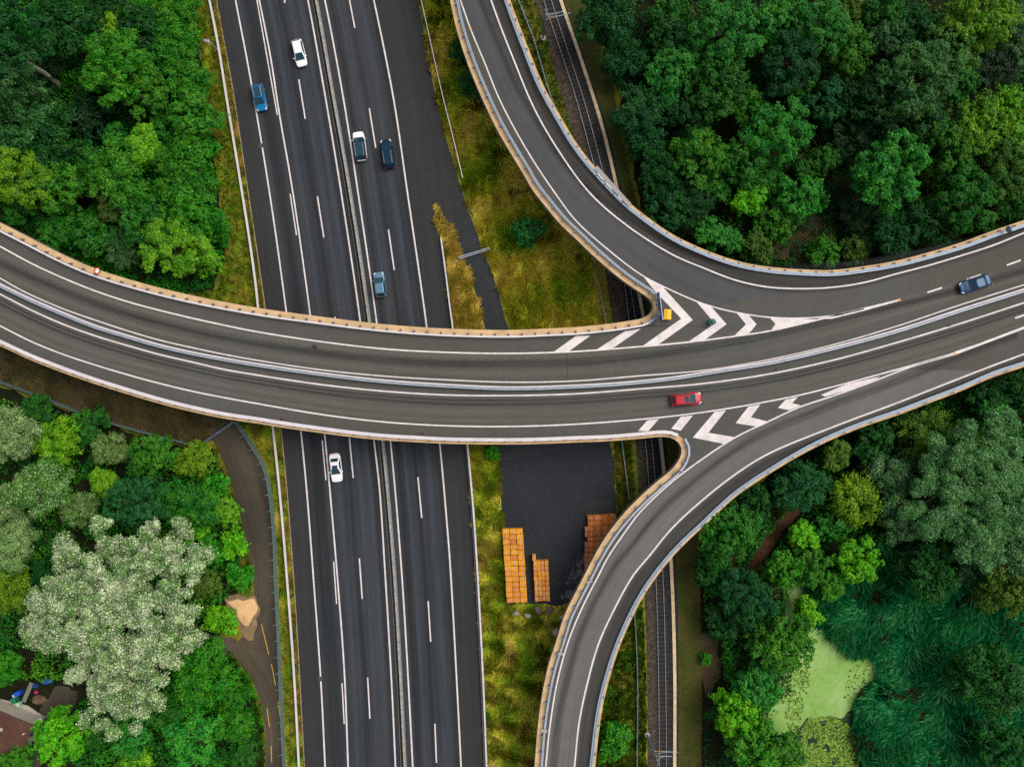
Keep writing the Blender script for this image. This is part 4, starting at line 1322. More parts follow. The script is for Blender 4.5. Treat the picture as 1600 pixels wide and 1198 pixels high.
def hid(px, py):
    # behind the ramp deck as the photo shows it
    for (x0, y0), (x1, y1) in zip(edge_ll, edge_ll[1:]):
        if min(y0, y1) <= py <= max(y0, y1) and x0 > 830 and abs(y1 - y0) > 3 and py > 740:
            return px > x0 + (x1 - x0) * (py - y0) / (y1 - y0) + 8
    return False
block((918.5, 806), (11.0, -0.8), (-0.05, 8.1), 4, 13, pallet_meshes(1.05, 0.78, 1.3, RUSSET), 'pallet of russet crates in the wide block half hidden by the lower ramp', 'pallets in the russet block', hid)
block((914.0, 823), (4.4, -0.1), (-0.02, 8.1), 1, 9, pallet_meshes(0.40, 0.76, 1.1, RUSSET), 'narrow pallet of russet crates in the single row left of the wide block', 'pallets in the narrow russet row', lambda x, y: abs(y - 843) < 4)

# ------------------------------------------------------------------ boulders
def boulder(px, py, r, label, mat, seed):
    rr = random.Random(seed)
    c = P(px, py, 0)
    import bmesh
    bm = bmesh.new()
    bmesh.ops.create_icosphere(bm, subdivisions=3, radius=1.0)
    ph = [Vector((rr.gauss(0, 1), rr.gauss(0, 1), rr.gauss(0, 1))).normalized() for _ in range(9)]
    cut = [rr.uniform(0.62, 0.9) for _ in ph]
    for v in bm.verts:
        d = v.co.normalized()
        k = min([1.0] + [cu / max(d.dot(p), 1e-3) for p, cu in zip(ph, cut) if d.dot(p) > 0.2])
        v.co = d * k * (1 + 0.04 * math.sin(9 * d.x + 7 * d.y + seed))
        v.co.x *= r; v.co.y *= r * rr_y[seed % 3]; v.co.z *= r * 0.7
    me = bpy.data.meshes.new('boulder'); bm.to_mesh(me); bm.free()
    me.materials.append(mat)
    o = bpy.data.objects.new('boulder', me); COL.objects.link(o)
    o.location = (c.x, c.y, r * 0.2); o.rotation_euler.z = rr.uniform(0, 3)
    return tag(o, label, 'boulder', 'boulders below the pallet yard')
rr_y = (0.7, 0.85, 1.0)
boulder(870, 985.5, 0.75, 'pale grey boulder in the grass, nearest the ramp edge', MAT['rock'], 2)
boulder(881, 963, 0.8, 'grey boulder partly under the ramp edge above the pale one', MAT['rock'], 7)
boulder(886, 950, 0.7, 'tan boulder at the yard corner partly under the ramp', MAT['darkrock'], 4)
boulder(859, 952, 0.75, 'brown boulder sunk in grass right of the middle pallet block', MAT['darkrock'], 11)
boulder(841, 953, 0.85, 'brown pointed boulder just below the middle pallet block', MAT['darkrock'], 13)
boulder(824, 961, 0.6, 'small grey brown boulder just below the gap between the pallet blocks', MAT['rock'], 6)
boulder(806, 957, 0.6, 'small grey boulder just below the long pallet block', MAT['rock'], 9)

# ------------------------------------------------------------------ house corner and yard things, lower left
ROOF = soil('red brown felt roof', [(0.3, srgb(62, 42, 36)), (0.5, srgb(88, 60, 50)), (0.7, srgb(108, 76, 64))], 0.35, 0.1)
A0 = P(51.8, 1133.7, 3.2).to_2d()
u_ = (P(0, 1111.8, 3.2).to_2d() - A0).normalized()
v_ = (P(33.4, 1170.6, 3.2).to_2d() - A0).normalized()
house = empty('house', (A0.x, A0.y, 0), 0, 'house with a flat red brown roof in the lower left photo corner', 'house')
q = [A0 + u_ * 0.15 + v_ * 0.15, A0 + u_ * 9 + v_ * 0.15, A0 + u_ * 9 + v_ * 7, A0 + u_ * 0.15 + v_ * 7]
g = Geo(); g.prism(q, -0.05, 3.0); build('walls', g, plain('house plaster', (176, 168, 152), 0.9), house)
q = [A0, A0 + u_ * 9.2, A0 + u_ * 9.2 + v_ * 7.2, A0 + v_ * 7.2]
g = Geo(); g.prism(q, 3.0, 3.2); rf = build('roof', g, ROOF, house)
g = Geo(); g.sweep([q[1], q[0], q[3]], [(-0.05, 2.98), (0.05, 2.98), (0.05, 3.27), (-0.05, 3.27)]); build('roof_edge', g, plain('brown roof edge', (96, 70, 62), 0.7), rf)
c = P(2, 1139, 3.2); g = Geo(); g.box((c.x, c.y, 3.28), (0.5, 0.5, 0.16), 0.4); build('skylight', g, MAT['concrete'], rf)
c = P(38, 1145, 3.2); g = Geo(); g.lathe((c.x, c.y, 3.2), [(0.16, 0), (0.16, 0.25), (0.05, 0.4)], 4); build('vent', g, MAT['pale'], rf)
for s in (2.0, 5.0):
    c = A0 + v_ * s + u_ * 0.13
    g = Geo(); g.box((c.x, c.y, 1.6), (1.1, 0.08, 1.2), math.atan2(v_.y, v_.x)); wdw = build('window', g, MAT['glass'], house)
    g = Geo(); g.box((c.x, c.y, 0.96), (1.2, 0.16, 0.06), math.atan2(v_.y, v_.x)); build('sill', g, MAT['concrete'], wdw)
g = Geo(); g.poly([P(x, y, 0.0).to_2d() for x, y in ((-20, 1086), (22, 1097), (44, 1102), (69, 1119), (52, 1137), (0, 1120), (-20, 1112))], -0.012)
tag(build('terrace', g, plain('pale terrace slabs', (172, 166, 154), 0.9, vary=0.15, scale=0.9)), kind='structure')
g = Geo(); a, b = P(68, 1120, 0.5), P(50, 1142, 0.5); d = b - a
root = empty('parapet_panel', ((a.x + b.x) / 2, (a.y + b.y) / 2, 0), math.atan2(d.y, d.x), 'pale parapet panel at the terrace end beside the brown roof', 'parapet')
g.box((0, 0, 0.5), (d.length, 0.4, 1.0)); build('panel', g, MAT['concrete'], root, local=True, bevel=0.02)
g = Geo(); g.box((0, 0, 1.03), (d.length + 0.06, 0.5, 0.06)); build('coping', g, MAT['pale'], root, local=True)
g = Geo(); a, b = P(54, 1141, 0.5), P(40, 1170, 0.5); d = b - a
root = empty('handrail', ((a.x + b.x) / 2, (a.y + b.y) / 2, 0), math.atan2(d.y, d.x), 'thin white handrail along the east wall of the brown roofed house', 'handrail')
g.box((0, 0, 0.95), (d.length, 0.08, 0.07)); build('rail', g, MAT['pale'], root, local=True)
for x in (-1.4, 0, 1.4):
    g = Geo(); g.box((x, 0, 0.46), (0.06, 0.06, 0.92)); build('post', g, MAT['pale'], root, local=True)
def bin_(px, py, rz, body, lid, label, w=0.75, d=0.85, h=1.05):
    c = P(px, py, h)
    root = empty('wheelie_bin', (c.x, c.y, -0.02), rz, label, 'bin')
    g = Geo(); g.box((0, 0, h / 2), (w * 0.9, d * 0.9, h), 0, 1.1); build('body', g, body, root, local=True, bevel=0.03)
    g = Geo(); g.box((0, 0, h + 0.05), (w * 1.06, d * 1.06, 0.1), 0, 0.92); build('lid', g, lid, root, local=True, bevel=0.03)
    for s in (-1, 1):
        g = Geo(); g.tube([(s * w * 0.40, -d * 0.4, 0.1), (s * w * 0.48, -d * 0.4, 0.1)], 0.1, 12); build('wheel', g, MAT['rubber'], root, local=True)
GRN = plain('green plastic', (14, 110, 70), 0.5); BLU = plain('blue plastic', (18, 76, 190), 0.5); WHT = plain('white plastic', (206, 208, 214), 0.5)
bin_(20.5, 1094.5, 0.4, GRN, GRN, 'dark green wheelie bin on the terrace edge')
bin_(26, 1084, 0.4, BLU, BLU, 'blue wheelie bin behind the green one', 0.9, 0.7)
c = P(21, 1088, 1.0); root = empty('storage_box', (c.x, c.y, -0.02), 0.4, 'small white box between the blue bin and the green bin', 'box')
g = Geo(); g.box((0, 0, 0.4), (0.5, 0.5, 0.8)); build('tub', g, WHT, root, local=True, bevel=0.03)
g = Geo(); g.box((0, 0, 0.83), (0.55, 0.55, 0.06)); build('lid', g, WHT, root, local=True, bevel=0.02)
c = P(27.5, 1100.5, 0.8); root = empty('barrel', (c.x, c.y, -0.02), 0, 'pale green barrel on the terrace in front of the green bin', 'barrel')
g = Geo(); g.lathe((0, 0, 0), [(0.28, 0), (0.34, 0.2), (0.36, 0.45), (0.34, 0.7), (0.30, 0.85)], 18); build('body', g, plain('pale green plastic', (150, 184, 160), 0.5), root, local=True, smooth=False)
g = Geo(); g.lathe((0, 0, 0.85), [(0.31, 0), (0.31, 0.04)], 18); build('lid', g, plain('pale green lid', (170, 200, 176), 0.5), root, local=True)
c = P(42.5, 1120, 0.3); root = empty('dinghy', (c.x, c.y, -0.01), math.radians(-8), 'small oval cream dinghy lying on the pale terrace', 'boat')
out_ = [(1.15 * math.cos(t) * (1.12 if math.cos(t) < -0.5 else 1), 0.42 * math.sin(t) * (1 - 0.35 * max(0, -math.cos(t)) ** 2)) for t in [2 * math.pi * k / 24 for k in range(24)]]
g = Geo(); g.add([(x * 0.7, y * 0.6, 0.02) for x, y in out_] + [(x, y, 0.36) for x, y in out_] + [(x * 0.9, y * 0.82, 0.36) for x, y in out_] + [(x * 0.72, y * 0.6, 0.1) for x, y in out_],
      [(r * 24 + k, r * 24 + (k + 1) % 24, (r + 1) * 24 + (k + 1) % 24, (r + 1) * 24 + k) for r in range(3) for k in range(24)] + [tuple(range(23, -1, -1)), tuple(72 + k for k in range(24))])
build('hull', g, plain('cream boat paint', (196, 178, 140), 0.5), root, local=True, smooth=False)
for x in (-0.35, 0.4):
    g = Geo(); g.box((x, 0, 0.28), (0.2, 0.62, 0.04)); build('thwart', g, PALLETWOOD, root, local=True)
c = P(54.5, 1123.5, 0.3); root = empty('bucket', (c.x, c.y, -0.01), 0, 'small crimson bucket at the end of the pale terrace', 'bucket')
g = Geo(); g.lathe((0, 0, 0), [(0.17, 0), (0.24, 0.34), (0.21, 0.34), (0.16, 0.05)], 16); build('pail', g, plain('crimson plastic', (170, 16, 60), 0.5), root, local=True)
g = Geo(); g.tube([(0.23 * math.cos(t), 0.02, 0.34 + 0.2 * math.sin(t)) for t in [math.pi * k / 8 for k in range(9)]], 0.01, 6); build('handle', g, MAT['steel'], root, local=True)
def plank(a, b, label):
    pa, pb = P(*a, 0.3), P(*b, 0.3); d = pb - pa; m_ = (pa + pb) / 2
    root = empty('board_stack', (m_.x, m_.y, -0.02), math.atan2(d.y, d.x), label, 'boards')
    for k in range(3):
        g = Geo(); g.box((0, (k - 1) * 0.22, 0.06 + 0.03 * (k % 2)), (d.length, 0.2, 0.06)); build('board', g, plain('grey weathered board', (112 + 8 * k, 112 + 8 * k, 104 + 8 * k), 0.9), root, local=True)
plank((48, 1067), (35, 1097), 'grey weathered boards lying between the blue bin and the tarpaulin')
def heap(px, py, rx, ry, hgt, label, mat, name, cat, seed):
    rr = random.Random(seed); c = P(px, py, 0)
    n, vs, fs = 14, [], []
    for j in range(n + 1):
        for i in range(n + 1):
            x, y = (i / n * 2 - 1), (j / n * 2 - 1)
            r2 = min(1, math.hypot(x, y))
            vs.append((c.x + x * rx, c.y + y * ry, -0.02 + hgt * max(0.02, (1 - r2 ** 2.2)) * (1 + 0.25 * math.sin(3.1 * x + seed) + 0.2 * math.sin(5 * y + 2 * x + seed)) + rr.uniform(-0.02, 0.02)))
    for j in range(n):
        for i in range(n):
            x, y = ((i + .5) / n * 2 - 1), ((j + .5) / n * 2 - 1)
            if math.hypot(x, y) < 0.98:
                a = j * (n + 1) + i; fs.append((a, a + 1, a + n + 2, a + n + 1))
    g = Geo(); g.add(vs, fs)
    return tag(build(name, g, mat, smooth=True), label, cat)
heap(61, 1093, 1.2, 0.8, 0.7, 'brown heap of garden cuttings beside the terrace', soil('dead cuttings', [(0.3, srgb(70, 54, 38)), (0.7, srgb(128, 104, 78))], 1.2), 'compost_heap', 'heap', 3)
heap(55, 1071, 0.5, 0.4, 0.4, 'small dark blue tarpaulin left of the larger blue one', plain('dark blue tarpaulin', (22, 62, 120), 0.5), 'tarpaulin', 'tarpaulin', 5)
heap(72, 1064, 1.0, 0.5, 0.5, 'bright blue tarpaulin under the edge of the big silver poplar', plain('blue tarpaulin', (24, 92, 160), 0.5), 'tarpaulin', 'tarpaulin', 8)
heap(56.5, 1081, 0.34, 0.28, 0.35, 'bright pink cushion on the ground below the silver poplar', plain('pink fabric', (214, 40, 120), 0.8), 'cushion', 'cushion', 6)
# ------------------------------------------------------------------ trees
def unit(a):
    return a / np.maximum(np.linalg.norm(a, axis=-1, keepdims=True), 1e-9)


def leaf_quads(p, nrm, axis, L, W, rs):
    """rhombic leaves: centre, face direction, long axis, length, width"""
    t = unit(axis - nrm * (axis * nrm).sum(-1, keepdims=True))
    b = np.cross(nrm, t)
    L = L[:, None] * 0.5; W = W[:, None] * 0.5
    bend = nrm * L * 0.25
    return np.stack([p - t * L - bend, p + b * W, p + t * L - bend, p - b * W], 1)


def crown_points(seed, R, hz, style):
    """leaf quads of one crown centred on the origin; returns quads and lobe centres"""
    rs = np.random.RandomState(seed)
    ph = rs.uniform(0, 6.28, 4)
    amp = {'broad': (0.10, 0.10, 0.07), 'feather': (0.10, 0.12, 0.10), 'poplar': (0.10, 0.09, 0.09), 'shrub': (0.12, 0.1, 0.08), 'willow': (0.12, 0.1, 0.1)}[style]
    def rho(th):
        return 1 + amp[0] * np.sin(2 * th + ph[0]) + amp[1] * np.sin(3 * th + ph[1]) + amp[2] * np.sin(5 * th + ph[2])
    lobe_r = {'broad': 1.25, 'feather': 1.3, 'poplar': 0.95, 'shrub': 0.85, 'willow': 1.3}[style]
    if R < 3 and style != 'shrub':
        lobe_r *= 0.72
    nl = int((R / lobe_r) ** 2 * (1.9 if style != 'poplar' else 1.7)) + 5
    # lobe centres spread by best candidate so gaps stay between them
    C = []
    for i in range(nl):
        best, bd = None, -1
        for _ in range(7):
            th = rs.uniform(0, 6.28); d = math.sqrt(rs.uniform(0, 1)) * (1 - 0.45 * lobe_r / R)
            x, y = R * d * rho(th) * math.cos(th), R * d * rho(th) * math.sin(th)
            z = hz * (math.sqrt(max(0, 1 - d * d)) * rs.uniform(0.55, 1.0) - 0.15) if rs.rand() < 0.72 else hz * rs.uniform(-0.7, 0.3)
            c = np.array([x, y, z])
            m = min([np.linalg.norm((c - q) * (1, 1, 0.6)) for q in C], default=9)
            if m > bd:
                best, bd = c, m
        C.append(best)
    C = np.array(C)
    if style == 'poplar' and R > 6:
        # boughs first, each carrying its own cluster of lobes, so dark valleys stay between them
        nb = int(R * 4.2)
        B = []
        for i in range(nb):
            best, bd = None, -1
            for _ in range(9):
                th = rs.uniform(0, 6.28); d = math.sqrt(rs.uniform(0.0, 1)) * 0.92
                c = np.array([R * d * rho(th) * math.cos(th), R * d * rho(th) * math.sin(th), hz * (math.sqrt(1 - d * d) * rs.uniform(0.55, 1.05) - 0.25)])
                m = min([np.linalg.norm((c - q) * (1, 1, 0.5)) for q in B], default=99)
                if m > bd:
                    best, bd = c, m
            B.append(best)
        C = []
        for c in B:
            out = unit(c * np.array([1, 1, 0.15]) + 1e-6)
            br = R * rs.uniform(0.10, 0.22)
            for k in range(10):
                e = unit(rs.normal(size=3) + np.array([0, 0, 0.35]))
                C.append(c + e * br * rs.uniform(0.3, 1.0) * np.array([0.8, 0.8, 0.8]) + out * br * rs.uniform(-1.3, 1.1))
        C = np.array(C)
        nl = len(C)
        lobe_r = 0.9
    lr = lobe_r * rs.uniform(0.72, 1.25, nl)
    nt = {'broad': 20, 'feather': 20, 'poplar': 20, 'shrub': 15, 'willow': 20}[style]
    npl = {'broad': 22, 'feather': 18, 'poplar': 27, 'shrub': 17, 'willow': 17}[style]
    # tufts on each lobe
    d = unit(rs.normal(size=(nl, nt, 3)) + np.array([0, 0, 0.45]))
    T = C[:, None] + d * (lr[:, None, None] * rs.uniform(0.55, 1.08, (nl, nt, 1))) * np.array([1, 1, 0.85])
    tr = lr[:, None] * rs.uniform(0.26, 0.42, (nl, nt)) * (1.8 if style == 'poplar' else 1.0)
    e = unit(rs.normal(size=(nl, nt, npl, 3)) + np.array([0, 0, 0.3]))
    p = T[:, :, None] + e * (tr[:, :, None, None] * rs.uniform(0.5, 1.1, (nl, nt, npl, 1)))
    up = np.array([0, 0, 1.0])
    n = unit(d[:, :, None] * 0.55 + e * 0.45 + up * 0.45 + rs.normal(size=p.shape) * 0.38)
    rad = np.broadcast_to(unit(T * np.array([1, 1, 0.0]) + 1e-6)[:, :, None], p.shape)
    if style in ('feather', 'willow'):
        ax = rad * 0.7 + d[:, :, None] * 0.5 + rs.normal(size=p.shape) * (0.6 if style == 'feather' else 0.35) + np.array([0, 0, -0.3])
        p = p + (rad * 0.4 + d[:, :, None] * 0.6) * rs.uniform(-0.4, 0.6, p.shape[:3] + (1,)) * np.array([1, 1, 0.3])
        L = rs.uniform(0.36, 0.7, p.shape[:3]); W = rs.uniform(0.15, 0.26, p.shape[:3])
    else:
        ax = rs.normal(size=p.shape)
        s = {'broad': 0.34, 'poplar': 0.26, 'shrub': 0.31}[style]
        L = rs.uniform(0.7, 1.35, p.shape[:3]) * s; W = L * rs.uniform(0.6, 0.85, p.shape[:3])
    q = leaf_quads(p.reshape(-1, 3), n.reshape(-1, 3), ax.reshape(-1, 3), L.ravel(), W.ravel(), rs)
    return q, C


PROTO = {}
SILVERGREEN = leaf('silver green leaves', (150, 176, 118), 0.28, 0.32, 0.22, 0.3)
def proto_tree(key, seed, R, h, style, mat, bark, hz=None):
    """one tree of its kind: trunk with limbs, and a crown"""
    hz = hz or {'shrub': 0.42 * h}.get(style, 0.36 * h)
    zc = h - hz * 0.95
    q, C = crown_points(seed, R, hz, style)
    q = q + np.array([0, 0, zc])
    q[:, :, 2] = np.maximum(q[:, :, 2], 0.05)
    root = bpy.data.objects.new('tree', None)
    cr = cards('crown', q, mat)
    rr = random.Random(seed)
    g = Geo()
    r0 = 0.05 * R + 0.06 if style != 'shrub' else 0.06
    if style == 'shrub':
        for k in range(5):
            c = C[rr.randrange(len(C))]
            g.tube([(0.1 * math.cos(k), 0.1 * math.sin(k), -0.05), (c[0] * 0.4, c[1] * 0.4, zc * 0.6), (c[0], c[1], max(0.3, zc + c[2]))], [0.06, 0.045, 0.015], 6)
    else:
        ang = rr.uniform(0, 6.28)
        top = zc + hz * 0.35
        pts = [(0, 0, -0.1), (0.04 * R * math.cos(ang), 0.04 * R * math.sin(ang), zc * 0.35), (0.02 * R, 0.03 * R, zc * 0.75), (0, 0, top)]
        g.tube(pts, [r0 * 1.35, r0, r0 * 0.8, r0 * 0.25], 10)
        order = sorted(range(len(C)), key=lambda i: rr.random())
        for i in order[:10 if style != 'poplar' else 12]:
            c = C[i]
            s = rr.uniform(0.5, 0.95)
            a = Vector((0.02 * R, 0.02 * R, zc * s))
            b = Vector((c[0], c[1], zc + c[2] - 0.1))
            m_ = a.lerp(b, 0.5) + Vector((0, 0, 0.06 * R))
            g.tube([a, m_, b], [r0 * 0.36, r0 * 0.2, 0.03], 6)
            if style in ('poplar', 'feather'):
                for _ in range(2):
                    c2 = C[order[rr.randrange(len(order))]]
                    e = m_.lerp(Vector((c2[0], c2[1], zc + c2[2] - 0.2)), 0.75)
                    g.tube([m_, m_.lerp(e, 0.5) + Vector((0, 0, 0.2)), e], [r0 * 0.2, r0 * 0.12, 0.02], 5)
    trk = build('trunk', g, bark, smooth=True)
    for o in (cr, trk):
        COL.objects.unlink(o)
    PROTO[key] = dict(R=R, h=h, zc=zc, hz=hz, crown=cr, trunk=trk, name={'shrub': 'shrub', 'willow': 'willow_tree', 'poplar': 'poplar_tree'}.get(style, 'broadleaf_tree'),
                      cat='shrub' if style == 'shrub' else 'tree')


for k in range(3):
    proto_tree('S%d' % k, 10 + k, 1.9, 3.4, 'shrub', LEAF, MAT['bark'])
for k in range(3):
    proto_tree('T%d' % k, 70 + k, 2.4, 6.0, 'broad', LEAF, MAT['bark'])
for k in range(4):
    proto_tree('M%d' % k, 20 + k, 3.8, 9.0, 'broad', LEAF, MAT['bark'])
for k in range(3):
    proto_tree('L%d' % k, 30 + k, 5.4, 13.5, 'broad', LEAF, MAT['bark'])
for k in range(2):
    proto_tree('F%d' % k, 40 + k, 3.8, 8.5, 'feather', LEAF, MAT['bark'])
proto_tree('G0', 44, 5.6, 17.0, 'feather', LEAF, MAT['palebark'], 4.5)
proto_tree('G1', 46, 5.0, 18.0, 'feather', LEAF, MAT['palebark'], 4.0)
proto_tree('W0', 48, 3.4, 7.0, 'willow', LEAF, MAT['bark'])
for k in range(2):
    proto_tree('P%d' % k, 50 + k, 4.0, 9.5, 'poplar', SILVERGREEN, MAT['palebark'])
proto_tree('X0', 60, 13.0, 17.0, 'poplar', SILVER, MAT['palebark'], 6.2)
GREYLEAF = leaf('grey green poplar leaves', (130, 162, 112), 0.15, 0.34, 0.2, 0.3)
proto_tree('X1', 61, 9.8, 15.0, 'poplar', GREYLEAF, MAT['palebark'], 5.2)
proto_tree('Q0', 63, 4.0, 10.0, 'poplar', GREYLEAF, MAT['palebark'])

TONE = {
    'sw': (104, 140, 72),
    'dk': (22, 88, 26), 'dt': (22, 90, 36), 'vd': (18, 64, 22), 'md': (38, 118, 26), 'gn': (56, 134, 24), 'bt': (46, 144, 42), 'lm': (88, 176, 16), 'yg': (96, 158, 22),
    'yl': (106, 154, 24), 'ol': (76, 118, 28), 'gg': (62, 116, 56), 'bg': (32, 100, 46), 'sv': (112, 146, 76), 'br': (80, 104, 36), 'sh': (48, 138, 20), 'go': (70, 126, 34),
}
ROT = random.Random(77)
KINDN = {}
def tree(px, py, rpx, kind, tone, label, group, h=None, base=None, wide=1.0):
    opts = [k for k in PROTO if k.startswith(kind)]
    KINDN[kind] = KINDN.get(kind, 0) + 1
    pr = PROTO[opts[KINDN[kind] % len(opts)]]
    zc = pr['zc']; s = 1.0
    for _ in range(4):                                   # the crown's size follows from its height above the ground
        R = rpx / 10.0 * (H - zc * s) / H
        s = R / pr['R']
    hs = s if h is None else h / pr['h']
    c = P(px, py, pr['zc'] * hs) if base is None else P(base[0], base[1], 0)
    root = empty(pr['name'], (c.x, c.y, -0.05), ROT.uniform(0, 6.28), label, pr['cat'], group)
    root.scale = (s, s * wide, hs)
    a = pr['crown'].copy(); COL.objects.link(a); a.parent = root
    b = pr['trunk'].copy(); COL.objects.link(b); b.parent = root
    j = [1 + ROT.uniform(-0.12, 0.12) for _ in range(3)]
    dim = {NE: 0.74, NW: 0.94, SW: 0.95, SE: 0.96}.get(group, 1.0)       # leaf colours darkened per wood, most in the north-east one
    t = [c * dim for c in srgb(*TONE[tone])[:3]]
    a.color = (t[0] * j[0], t[1] * j[1], t[2] * j[2], 1)
    return root


